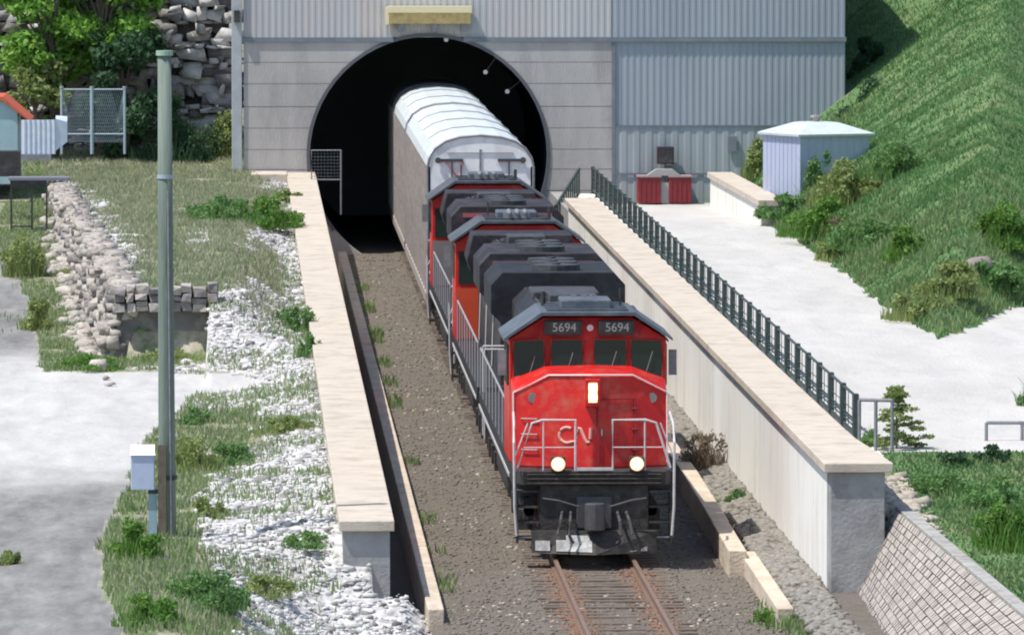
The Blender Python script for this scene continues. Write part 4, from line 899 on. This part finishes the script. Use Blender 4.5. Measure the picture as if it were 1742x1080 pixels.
m = MB(); m.hexa([(fx(q0.y)-.02, q0.y, fz(q0.y)+.10), (fx(q0.y)+.02, q0.y, fz(q0.y)+.10), (fx(FY1)+.02, FY1, fz(FY1)+.10), (fx(FY1)-.02, FY1, fz(FY1)+.10)],
              [(fx(q0.y)-.02, q0.y, fz(q0.y)+.2), (fx(q0.y)+.02, q0.y, fz(q0.y)+.2), (fx(FY1)+.02, FY1, fz(FY1)+.2), (fx(FY1)-.02, FY1, fz(FY1)+.2)]); rl(m.build('bottom_rail', M_DARKM, fr_), fo)
pm = None
for i in range(NB+1):
    y = q0.y+step*i
    if pm is None: m = MB(); m.box(-.055, .055, -.05, .28, -.1, HF+.03); m.box(-.1, .1, -.1, .35, 0, .03); o = pm = m.build('post', M_DARKM, fr_)
    else: o = pm.copy(); COL.objects.link(o); o.parent = fr_
    o.location = (fx(y)-fo[0], y-fo[1], fz(y)-fo[2])
pb_ = None
for i in range(NB):
    y = q0.y+step*i
    m = MB(); nb = 9
    if pb_ is None:
        for k in range(3): m.box(-.01, .01, .3, step-.06, .28+.07*k, .30+.07*k)
        m.box(-.008, .008, step*.6-.01, step*.6+.01, .205, HF-.01)
        m.box(-.006, .006, .3, step-.06, .58, .594)
        o = pb_ = m.build('pickets', M_DARKM, fr_)
    else: o = pb_.copy(); COL.objects.link(o); o.parent = fr_
    o.location = (fx(y)-fo[0], y-fo[1], fz(y)-fo[2])
# plinth strip under the railing
m = MB(); m.hexa([(rxi(RY0+8)+1.02, RY0+8, 1.2), (fx(q0.y)+.25, RY0+8, 1.2), (fx(FY1)+.25, FY1, 1.2), (rxi(RY1)+1.02, FY1, 1.2)], [(rxi(RY0+8)+1.02, RY0+8, 2.012), (fx(q0.y)+.25, RY0+8, 2.012), (fx(FY1)+.25, FY1, 2.012), (rxi(RY1)+1.02, FY1, 2.012)])
o = recalc(m.build('walkway', M_WALL)); o['kind'] = 'structure'
# stair railing at the tunnel mouth
sr = empty('stair_railing', (11.0, 243, 2), label='sloping dark stair railing beside the right of the tunnel mouth', cat='railing'); so_ = (11.0, 243, 2)
A = PY(945, 352, 243.); Bp = PY(985, 288, 246.5)
m = MB(); m.tube([A, Bp], .06, 6); rl(m.build('top_rail', M_DARKM, sr), so_)
m = MB(); m.tube([A-Vector((0, 0, .75)), Bp-Vector((0, 0, .85))], .035, 6); rl(m.build('bottom_rail', M_DARKM, sr), so_)
m = MB()
for i in range(12): p = A.lerp(Bp, i/11); m.tube([p, p-Vector((0, 0, .85))], .03, 5)
rl(m.build('pickets', M_DARKM, sr), so_)
# handrails by the side road
def tee_rail(pts, z, label, hgt=1.0, post_at=None):
    P_ = [PZ(u, v, z+hgt) for u, v in pts]; o_ = (P_[0].x, P_[0].y, z); r = empty('handrail', o_, label=label, cat='handrail')
    m = MB(); m.tube(P_, .035, 8); rl(m.build('top_rail', M_GREYP, r), o_)
    for p in [P_[0], P_[0].lerp(P_[-1], .5), P_[-1]]:
        m = MB(); m.tube([p, (p.x, p.y, z-.2)], .035, 8); rl(m.build('post', M_GREYP, r), o_)
tee_rail([(1462, 680), (1518, 681)], 2.0, 'short grey handrail at the near end of the picket railing')
tee_rail([(1678, 719), (1800, 719)], 2.0, 'low grey handrail at the right edge beyond the white road', .35)

# ------------------------------------------------------------------ tank
tp = PZ(1388, 352, 2.3); TR = 1.66
tk = empty('metal_hut', (tp.x, tp.y, 2.1), label='square pale blue sheet metal hut with a low pale hipped roof', cat='hut')
zt = PY(1388, 226, tp.y).z-2.1; zp = PY(1388, 206, tp.y).z-2.1; 
tk.rotation_euler.z = R(24); hw = 1.275
sq = lambda w_, z: [(-w_, -w_, z), (w_, -w_, z), (w_, w_, z), (-w_, w_, z)]
m = MB(); m.loft([sq(hw, 0), sq(hw, zt)]); m.build('wall', M_TANK, tk)
m = MB()
for q in range(1, 9):
    t = -hw+2*hw*q/9; m.box(t-.012, t+.012, -hw-.018, -hw+.005, .02, zt-.03); m.box(-hw-.018, -hw+.005, t-.012, t+.012, .02, zt-.03)
m.build('wall_ribs', M_TANK, tk)
m = MB(); m.loft([sq(hw+.13, zt-.07), sq(hw+.14, zt+.0), sq(hw*.42, zp-.04), sq(hw*.3, zp-.02)]); m.build('roof', M_TANKR, tk)
m = MB(); m.tube([(0, 0, zp-.05), (0, 0, zp+.12)], .11, 12); m.tube([(0, 0, zp+.12), (0, 0, zp+.18)], .18, 12); m.build('vent_cap', M_STONE, tk)
# red cabinet pair with dark box
rp = PZ(1130, 346, 1.62); rc = empty('red_cabinet', rp, label='pair of dull red steel bins joined by a grey frame at the building foot', cat='bin')
x0 = PY(1085, 346, rp.y).x-rp.x; x1 = PY(1176, 346, rp.y).x-rp.x; zt = PY(1130, 302, rp.y).z-rp.z
for a, b in ((x0, -.12), (.16, x1)):
    m = MB(); m.box(a, b, -.1, .8, 0, zt); o = m.build('bin', M_MAROON, rc, bevel=.03)
    m = MB(); [m.box(a+.06+i*(b-a-.12)/4, a+.1+i*(b-a-.12)/4, -.125, -.102, .06, zt-.1) for i in range(5)]; m.build('rib', M_MAROON, o)
    m = MB(); m.box(a-.02, b+.02, -.14, .82, zt+.002, zt+.06); m.build('rim', mat('pink_grey_rim', (.34, .24, .24), .7), o)
m = MB(); m.box(-.118, .158, .0, .6, 0, zt*.8); m.hexa([(-.6, .0, zt+.062), (.6, .0, zt+.062), (.6, .5, zt+.062), (-.6, .5, zt+.062)], [(-.28, .0, zt+.28), (.3, .0, zt+.28), (.3, .5, zt+.28), (-.28, .5, zt+.28)]); m.build('frame', mat('pale_grey_frame', (.36, .37, .36), .7), rc)
a = PY(1118, 279, 251.6); b = PY(1146, 250, 251.6); db = empty('wall_box', (a.x, 251.6, a.z), label='small dark square box fixed to the wall above the red bins', cat='box')
m = MB(); m.box(0, b.x-a.x, -.2, .3, 0, b.z-a.z); m.build('case', M_DKBOX, db, bevel=.01); m = MB(); m.box(.04, b.x-a.x-.04, -.222, -.203, .04, b.z-a.z-.04); m.build('door', M_BLACK, db)
# mesh gate at left of the mouth
g0 = PY(530, 306, 247.); g1 = PY(580, 256, 247.); gt = empty('mesh_gate', g0, label='small pale wire mesh panel standing at the left of the tunnel mouth', cat='gate')
W, Hh = g1.x-g0.x, g1.z-g0.z; m = MB()
m.tube([(0, 0, 0), (W, 0, 0), (W, 0, Hh), (0, 0, Hh), (0, 0, 0)], .03, 6); m.tube([(W, 0, Hh), (W, 0, -1.2)], .035, 6); m.tube([(0.05, 0, 0), (0.05, 0, -.5)], .03, 6); m.build('frame', M_GREYP, gt)
m = MB(); [m.tube([(W*i/9, 0, 0), (W*i/9, 0, Hh)], .006, 4) for i in range(1, 9)]; [m.tube([(0, 0, Hh*i/9), (W, 0, Hh*i/9)], .006, 4) for i in range(1, 9)]; m.build('mesh', M_ROOFG, gt)

# ------------------------------------------------------------------ left background: rock face, fence, sheds
m = MB(); g = random.Random(5); m2 = MB(); z = 2.6; 
def block(mb, x0, x1, y0, y1, z0, z1, j=.06):
    P_ = [(x0, y0, z0), (x1, y0, z0), (x1, y1, z0), (x0, y1, z0), (x0, y0, z1), (x1, y0, z1), (x1, y1, z1), (x0, y1, z1)]
    P_ = [(a+g.uniform(-j, j), b+g.uniform(-j, j)*1.5, c+g.uniform(-j, j)*.7) for a, b, c in P_]; mb.hexa(P_[:4], P_[4:])
Pw, Sw, Pd, Sd = [], [], [], []
while z < 14:
    hgt = g.uniform(.10, .42); x = -16; dep = .10*(z-2.6)+g.uniform(-.3, .35)
    pale = g.random()
    while x < -.6:
        wd = g.uniform(.15, .95)*(1.3 if hgt > .3 else .8)
        if g.random() < .93:
            A, B_ = (Pw, Sw) if g.random() < (.25+.5*pale)*(1.15 if x > -3.5 else .6) else (Pd, Sd)
            A.append((x+wd/2, 259.6+dep+g.uniform(-.35, .35), z+hgt/2+g.uniform(-.05, .05))); B_.append((wd*.62, .6, hgt*.66))
        x += wd
    z += hgt*.92
rf = empty('rock_face', (-8, 260, 2.6), label=None); rf['kind'] = 'structure'
def crag(name, P, S_, m, parent, of):
    v = np.array([(-1, -1, -1), (1, -1, -1), (1, 1, -1), (-1, 1, -1), (-1, -1, 1), (1, -1, 1), (1, 1, 1), (-1, 1, 1)])*.82
    f = np.array([(0, 3, 2, 1), (4, 5, 6, 7), (0, 1, 5, 4), (1, 2, 6, 5), (2, 3, 7, 6), (3, 0, 4, 7)]); n = len(P); V = v[None]+RNG.uniform(-.38, .38, (n, 8, 3))
    V = V*np.array(S_)[:, None]; a = RNG.normal(0, .22, n); c, s_ = np.cos(a)[:, None], np.sin(a)[:, None]
    V = np.stack([V[..., 0]*c-V[..., 2]*s_*.4, V[..., 1], V[..., 0]*s_*.4+V[..., 2]*c], -1)+np.array(P)[:, None]
    fc = (f[None]+8*np.arange(n)[:, None, None]).reshape(-1, 4); return rl(npmesh(name, V.reshape(-1, 3), fc, m, parent=parent), of)
crag('rock_layers', Pw, Sw, M_ROCK, rf, (-8, 260, 2.6)); crag('rock_layers', Pd, Sd, M_STONED, rf, (-8, 260, 2.6))
mm = MB(); mm.box(-30, -.7, 260.6, 268, 1, 14); rl(mm.build('rock_core', M_STONED, rf), (-8, 260, 2.6))
# old masonry wall with corner (the raised stone platform edge)
ms = empty('stone_wall', (-3.1, 180, 1), label='ruined rubble stone wall edging the raised grassy platform on the left', cat='wall'); mo = (-3.1, 180, 1)
m = MB(); m2 = MB(); y = 180.0; QP, QS, DP, DS = [], [], [], []
while y < 240:
    ln = g.uniform(.25, .8); zb = float(1.05+sst(185, 245, np.array(y))*1.2)-.1; z = zb; top = 2.66+g.uniform(-.5, .08)
    while z < top:
        hh = g.uniform(.12, .3); xm = float(masonry_x(y)); off = (top-z)*.5; A, B_ = (QP, QS) if g.random() < .66 else (DP, DS)
        A.append((xm-off*.55+g.uniform(-.2, .25), y+g.uniform(-.3, .3), z+hh/2)); B_.append((g.uniform(.08, .24), ln*.42, hh*.62)); z += hh*.8
    for q in range(2): QP.append((float(masonry_x(y))+g.uniform(-.1, .45), y+g.uniform(0, .5), 2.72+g.uniform(-.05, .05))); QS.append((g.uniform(.08, .28), g.uniform(.1, .4), g.uniform(.05, .12)))
    y += ln*.5
crag('pale_stones', QP, QS, M_STONE, ms, mo); crag('dark_stones', DP, DS, M_STONED, ms, mo)
m.box(-3.4, -2.6, 180.6, 184, .5, 2.5)
x = -3.35
while x < -1.0:
    wd = g.uniform(.22, .45); z = 2.25
    while z < 2.75: hh = g.uniform(.14, .26); block(m2 if g.random() < .5 else m, x, x+wd-.03, 179.6+g.uniform(-.15, .1), 180.4, z, z+hh-.02, .035); z += hh
    x += wd
rl(recalc(m.build('corner_stones', M_STONE, ms)), mo); rl(recalc(m2.build('corner_stones', M_STONED, ms)), mo)
m = MB(); m.box(-3.3, -1.0, 179.86, 180.3, .6, 2.24); rl(m.build('rendered_face', mat('grey_render', (.17, .16, .155), .9, (.11, .105, .10), 1.5, dirt=(.30, .28, .26), dscale=1.2), ms), mo)
# some big stones
P_ = []; S_ = []
for (u, v, s) in [(310, 500, .4), (330, 518, .45), (255, 505, .35), (365, 508, .4), (130, 470, .35), (115, 560, .4), (100, 450, .3), (150, 590, .4), (205, 600, .35), (90, 500, .35), (400, 520, .3), (445, 530, .25)]:
    zz = 2.6 if v < 535 and u > 200 else 1.6; p = PZ(u, v, zz); P_.append(p); S_.append(s)
for i, (p, s) in enumerate(zip(P_, S_)):
    pass
n = 170; vv = RNG.uniform(440, 600, n); uu = 95+(vv-440)*.33+RNG.normal(0, 14, n); P = np.array([PZ(u, v, float(max(.9, min(2.3, 1.1+(u-95-(v-440)*.33)*.02)))) for u, v in zip(uu, vv)])
P[:, 2] = h_left(P[:, 0], P[:, 1])+.05
stones('fallen_stones', P, RNG.uniform(.08, .3, n), M_STONE, label='fallen brown grey stones lying at the foot of the ruined wall', cat='stones', kind='stuff')

# chain link fence panels
f0 = PY(105, 243, 252.); f1 = PY(214, 150, 252.); cf = empty('chain_link_fence', f0, label='short pale chain link fence in front of the dark trees', cat='fence')
m = MB(); Wd, Ht = f1.x-f0.x, f1.z-f0.z
for i, t in enumerate((0, .47, .98)):
    m = MB(); m.tube([(Wd*t, 0, -.4), (Wd*t, 0, Ht)], .06 if i == 1 else .045, 8); m.tube([(Wd*t, 0, Ht), (Wd*t, 0, Ht+.05)], .07, 8); m.build('post', M_FENCE, cf)
m = MB(); m.tube([(Wd*.0, 0, Ht-.05), (Wd*.98, 0, Ht-.05)], .03, 6); m.tube([(Wd*.0, 0, .3), (Wd*.98, 0, .3)], .03, 6); m.build('cross_rail', M_FENCE, cf)
m = MB()
for i in range(34):
    x = Wd*.98*i/33; m.tube([(x, .0, .0), (min(Wd*.98, x+.5), 0, Ht-.05)], .005, 3); m.tube([(x, .0, .0), (max(0, x-.5), 0, Ht-.05)], .005, 3)
m.build('wire_mesh', M_FENCE, cf)
# left edge shed with orange roof
s0 = PY(-60, 262, 240.); sh = empty('shed', (s0.x, 240, s0.z), label='pale teal shed with a sloping orange roof at the left edge', cat='shed')
e = PY(30, 262, 240.).x-s0.x; zt = PY(0, 185, 240.).z-s0.z
m = MB(); m.box(-2, e, 0, 4, -1.0, zt-.25); m.build('wall', M_TEAL, sh)
m = MB(); ztop = PY(0, 165, 240.).z-s0.z; r0 = PY(5, 165, 240.).x-s0.x; r1 = PY(52, 205, 240.).x-s0.x; zl = PY(0, 205, 240.).z-s0.z
m.loft([[(-2, -.15, zt+.5), (r0, -.15, ztop), (r1, -.15, zl), (r1, -.15, zl-.07), (r0, -.15, ztop-.12), (-2, -.15, zt+.38)], [(-2, 4, zt+.5), (r0, 4, ztop), (r1, 4, zl), (r1, 4, zl-.07), (r0, 4, ztop-.12), (-2, 4, zt+.38)]]); recalc(m.build('roof', M_ORANGE, sh))
m = MB(); m.loft([[(e, -.02, -.2), (e, -.02, zt-.1), (r0, -.02, ztop-.16), (-2, -.02, zt+.36), (-2, -.02, -.2)], [(e, .06, -.2), (e, .06, zt-.1), (r0, .06, ztop-.16), (-2, .06, zt+.36), (-2, .06, -.2)]]); recalc(m.build('gable', M_TEAL, sh))
s1 = PY(36, 252, 239.); s2 = PY(114, 200, 239.); wl = empty('sheet_fence', s1, label='low white and blue ribbed sheet fence beside the orange roofed shed', cat='fence')
W, Hh = s2.x-s1.x, s2.z-s1.z
def corr0(W, H, y): 
    return corrugated(0, W, -.2, H, y, .17, .04, .05)
corr0(W*.75, Hh*.92, 0).build('panel', M_SHEET, wl); m = MB(); m.hexa([(W*.752, 0, -.1), (W, .1, .2), (W, .4, .2), (W*.752, .3, -.1)], [(W*.752, 0, Hh*.95), (W, .1, Hh*.85), (W, .4, Hh*1.02), (W*.752, .3, Hh*1.05)]); m.build('end_panel', M_SHEET, wl)
m = MB(); m.box(-1.4, 1.0, -.25, -.05, -.42, -.2); m.build('base_beam', M_GREYP, wl)
# dark steel stand
d0 = PY(18, 386, 225.); d1 = PY(118, 300, 225.); st = empty('steel_stand', (d0.x, 225, d0.z), label='black steel frame stand with a flat grey top at the left edge', cat='stand'); W = d1.x-d0.x; Hh = d1.z-d0.z
m = MB(); m.box(-.05, W, -.3, .5, Hh-.12, Hh-.02); m.build('top', mat('purple_grey_top', (.20, .20, .25), .6), st, bevel=.01)
m = MB(); m.box(0, W*.62, -.25, -.2, Hh-.34, Hh-.122); m.build('apron', M_BLACK, st)
for t in (0, .35, .6):
    m = MB(); m.box(W*t, W*t+.06, -.25, -.19, -.3, Hh-.342); m.build('leg', M_BLACK, st)
m = MB(); m.box(.062, W*.35-.002, -.24, -.2, .0, .05); m.build('brace', M_BLACK, st)
d2 = PY(-20, 290, 230.); d3 = PY(34, 258, 230.); m = MB(); m.box(0, d3.x-d2.x, 0, 1, -.2, d3.z-d2.z); o = m.build('dark_crate', M_BLACK); o.location = d2; tag(o, 'black crate below the orange roofed shed at the left edge', 'crate')

# ------------------------------------------------------------------ trees and bushes
def PB(u, v, z, hf=h_left):
    p = PZ(u, v, z); return p
G1 = 'trees in front of the rock face'
tree(-7.0, 257.0, 3.0, 8.5, 2.3, M_L_TREE, 'bright green tree in front of the rock face, beyond the chain link fence', 9000, .14, 11, G1, .35)
tree(-5.2, 257.5, 3.0, 9.5, 2.2, M_L_TREE, 'broad bright green tree nearest the utility pole top', 9000, .14, 12, G1, .45)
tree(-4.4, 256.5, 2.8, 5.2, 1.9, M_L_DARK, 'low dark green tree right behind the chain link fence', 9000, .12, 13, G1, .08)
tree(-7.6, 256.0, 2.8, 4.6, 1.3, M_L_YEL, 'thin yellow green tree above the orange roofed shed', 3500, .12, 14, G1, .15)
bush('bush', -2.6, 256.0, 2.7, 1.3, 1, 2.8, M_L_DARK, 'dark bush between the utility pole and the rock face', n=3000, seed=15)
p = PZ(378, 282, 2.68); bush('bush', p.x, p.y, 2.65, .95, 1.0, 2.3, M_L_YEL, 'tall yellow green bush against the left corner of the building', n=2600, seed=16, size=.1)
def pxbush(u, v, z, wpx, hpx, m_, label, n=1500, seed=1, size=.08, name='bush', group=None, hf=None):
    p = PT(u, v, h_left); s = F/(p.y+1); z = p.z
    return bush(name, p.x, p.y, z-.03, wpx/2/s, wpx/2/s*1.6, hpx/s, m_, label, group, n, size, seed=seed)
pxbush(445, 385, 2.65, 110, 65, M_L_BRIGHT, 'rounded bright green bush on the platform beside the left wall', 2600, 17)
pxbush(375, 372, 2.65, 120, 45, M_L_MID, 'spreading green bush right of the utility pole on the platform', 2200, 18)
pxbush(490, 345, 2.65, 40, 35, M_L_YEL, 'small olive bush touching the far left coping', 800, 19)
pxbush(505, 560, 1.9, 60, 60, M_L_MID, 'green weed clump at the top of the rubble by the left wall', 900, 20, .07)
pxbush(525, 605, 1.7, 40, 45, M_L_MID, 'small green clump against the left wall coping below the rubble', 700, 21, .06)
pxbush(150, 625, 1.05, 110, 30, M_L_BRIGHT, 'low bright green weeds at the foot of the ruined wall', 1600, 22, .06)
pxbush(40, 470, 1.4, 60, 110, M_L_YEL, 'tall yellow green weeds left of the ruined wall', 1200, 23, .08)
pxbush(60, 560, 1.1, 50, 70, M_L_YEL, 'yellow green weeds beside the grey path', 1000, 24, .07)
pxbush(150, 470, 2.0, 70, 35, M_L_YEL, 'olive weeds growing out of the middle of the ruined wall', 700, 26, .06)
pxbush(118, 400, 2.2, 60, 30, M_L_MID, 'green weeds growing on the far part of the ruined wall', 600, 27, .06)
pxbush(185, 540, 1.6, 60, 35, M_L_YEL, 'olive weeds on the near end of the ruined wall', 600, 28, .06)
pxbush(300, 612, 1.1, 110, 22, M_L_YEL, 'low olive weeds under the grey rendered recess', 900, 29, .05)
pxbush(240, 560, 2.6, 30, 15, M_L_MID, 'tiny weed on the stone corner', 200, 25, .05)
for i, (u, v, w_, h_, mm, lb) in enumerate([(330, 800, 90, 110, M_L_YEL, 'olive weed clump right beside the utility pole'), (400, 790, 80, 70, M_L_MID, 'green weed clump on the rubble near the pole'),
     (480, 735, 80, 50, M_L_YEL, 'olive weeds on the white rubble beside the coping'), (350, 880, 70, 60, M_L_YEL, 'olive tuft just right of the pole foot'), (230, 950, 80, 110, M_L_BRIGHT, 'bright green tall weeds at the road edge, left of the meter post'),
     (350, 1030, 120, 110, M_L_MID, 'large green weed clump at the bottom below the pole'), (250, 1060, 100, 90, M_L_BRIGHT, 'bright green weeds at the lower left road edge'), (440, 1010, 90, 60, M_L_YEL, 'olive brown weeds on the lower rubble'), (520, 925, 80, 40, M_L_MID, 'small green weeds close to the end of the left wall'),
     (15, 960, 40, 50, M_L_YEL, 'yellow green weed at the lower left picture edge'), (330, 720, 60, 50, M_L_MID, 'green weeds where the white road meets the bank')]):
    pxbush(u, v, 1.05, w_, h_*.7, mm, lb, int(w_*h_/7)+400, 60+i, .055, 'weed_clump', 'weed clumps on the left bank', h_left)
# right side
G2 = 'bushes at the foot of the hill'
for i, (u, v, z, w_, h_, mm, lb) in enumerate([(1385, 300, 3.4, 60, 85, M_L_MID, 'green climbing bush covering the front of the hut'), (1290, 300, 2.6, 50, 70, M_L_YEL, 'olive bush left of the hut beside the far wall'),
     (1440, 345, 3.0, 110, 80, M_L_YEL, 'light green bush at the right foot of the hut'), (1400, 400, 2.4, 130, 70, M_L_BRIGHT, 'green bush low in front of the hut'), (1340, 370, 2.1, 80, 50, M_L_MID, 'dark bush at the left foot of the hut'),
     (1530, 300, 4.5, 120, 70, M_L_MID, 'mid green bush on the slope right of the hut'), (1480, 420, 2.8, 120, 60, M_L_MID, 'leafy bush on the lower slope, middle of the row'), (1540, 440, 3.0, 70, 60, M_L_BRIGHT, 'bright bush on the lower slope'),
     (1560, 540, 2.2, 100, 60, M_L_YEL, 'olive bush at the tip of the green wedge between the roads'), (1700, 420, 4.5, 120, 80, M_L_BRIGHT, 'bright green bush at the right picture edge'), (1690, 490, 3.0, 100, 60, M_L_MID, 'mid green bush beside the grey boulder'),
     (1620, 500, 3.0, 100, 60, M_L_YEL, 'olive bush above the wedge of the roads'), (1420, 440, 2.1, 60, 40, M_L_YEL, 'olive weeds at the road edge below the hut')]):
    p = PT(u, v, h_right); s = F/(p.y+1); zz = p.z
    bush('bush', p.x, p.y, zz-.05, w_/2/s, w_/2/s*1.3, h_/s*1.1, mm, lb, G2, int(w_*h_/4)+600, .09, seed=90+i)
p = PZ(1425, 400, 2.3); bush('bush', p.x, p.y, 2.1, .7, .8, .8, M_L_DRY, 'dry brown bush at the foot of the slope below the hut', None, 900, .07, seed=120)
tree(22.1, 255, 3.5, 3.8, .9, M_L_DARK, 'dark tree squeezed between the building side and the hill', 6000, .12, 33, None, .1)
bush('bush', 21.6, 249, 3.6, 1.1, 1.4, 2.6, M_L_DARK, 'dark bush against the right corner of the building', None, 3500, .1, seed=35)
p = PZ(1238, 853, .1); bush('bush', p.x+.15, p.y, -.02, .3, .4, .5, M_L_MID, 'small green bush between the tan kerb and the tall wall', None, 700, .05, seed=121)
p = PZ(1190, 790, .2); bush('bush', p.x+.1, p.y, .05, .42, .6, 1.15, M_L_DRY, 'dry brown bush beside the locomotive against the tall wall', None, 1500, .05, seed=122)
bush('bush', tp.x+.15, tp.y-TR-.45, 2.0, .75, .5, 2.5, M_L_MID, 'green climbing bush leaning on the front wall of the hut', None, 2600, .08, seed=160)
bush('bush', tp.x+1.2, tp.y-TR-.5, 2.2, .9, .6, 1.5, M_L_BRIGHT, 'bright bush at the right front corner of the hut', None, 2000, .08, seed=161)
# conifer sapling
p = PZ(1525, 790, 1.7); cs = empty('conifer_sapling', (p.x, p.y, 1.75), label='young conifer with spreading branches behind the wall end', cat='tree')
m = MB(); m.tube([(0, 0, -.2), (0, 0, 1.5)], .03, 6, .008); m.build('trunk', M_BARK, cs)
cc, rr_ = [], []; g = random.Random(4)
for i in range(46):
    h = g.uniform(.05, 1.0); a = g.uniform(0, 6.28); q = (1-h)*1.0*g.uniform(.3, 1.)+.03; cc.append((math.cos(a)*q, math.sin(a)*q, h*1.4+.05)); rr_.append((.17, .17, .045))
V, fc = leaves(cc, rr_, 5200, .035, 4); npmesh('crown', V, fc, M_L_YEL, parent=cs)
p = PZ(1482, 775, 1.8); bush('bush', p.x, p.y, 1.8, .42, .6, .75, M_L_MID, 'leafy green bush left of the young conifer', None, 1200, .05, seed=123)
for i, (u, v, w_, h_, mm, lb) in enumerate([(1710, 930, 90, 110, M_L_BRIGHT, 'bright green bush on the grass at the lower right edge'), (1700, 860, 120, 60, M_L_MID, 'mid green weeds on the grass below the white road'), (1600, 830, 120, 40, M_L_MID, 'low dark weeds at the edge of the white road'),
      (1630, 790, 60, 35, M_L_DARK, 'small dark weed tuft where the grass meets the white road'), (1690, 785, 50, 35, M_L_DARK, 'small dark weed tuft at the right of the white road edge')]):
    p = PT(u, v, h_right); zz = p.z; s = F/(p.y+1)
    bush('weed_clump', p.x, p.y, zz-.05, w_/2/s, w_/s*.9, h_/s, mm, lb, 'weed clumps on the right bank', int(w_*h_/5)+300, .055, seed=130+i)
for i, (u, v, w_, lb) in enumerate([(1330, 1060, 90, 'green weeds at the foot of the tall wall end, left'), (1430, 1070, 100, 'green weeds at the foot of the grey end pier')]):
    p = PZ(u, v, -.2); bush('weed_clump', p.x, p.y, -.25, w_/190, w_/120, .42, M_L_BRIGHT, lb, 'weed clumps by the wall end', 1200, .045, seed=140+i)
p = PZ(1738, 690, 2.0); bush('bush', p.x+.25, p.y, 2.0, .3, .4, .9, M_L_MID, 'green bush cut by the right picture edge beside the road', None, 700, .06, seed=150)
# boulder on the hill and white stones
p = PT(1665, 470, h_right); zz = p.z
o = stones('boulder', np.array([[p.x, p.y, zz+.15], [p.x-.5, p.y-.3, zz+.05], [p.x+.4, p.y+.3, zz+.2]]), np.array([.62, .4, .45]), mat('pinkish_rock', (.30, .24, .24), .95, (.22, .18, .18), 3, bump=.6), label='pinkish grey boulder on the green slope at the right', cat='boulder')
p = PT(1705, 470, h_right); zz = p.z
o = stones('boulder', np.array([[p.x, p.y, zz+.15]]), np.array([.3]), M_ROCK, label='small white boulder right of the pinkish one on the slope', cat='boulder')
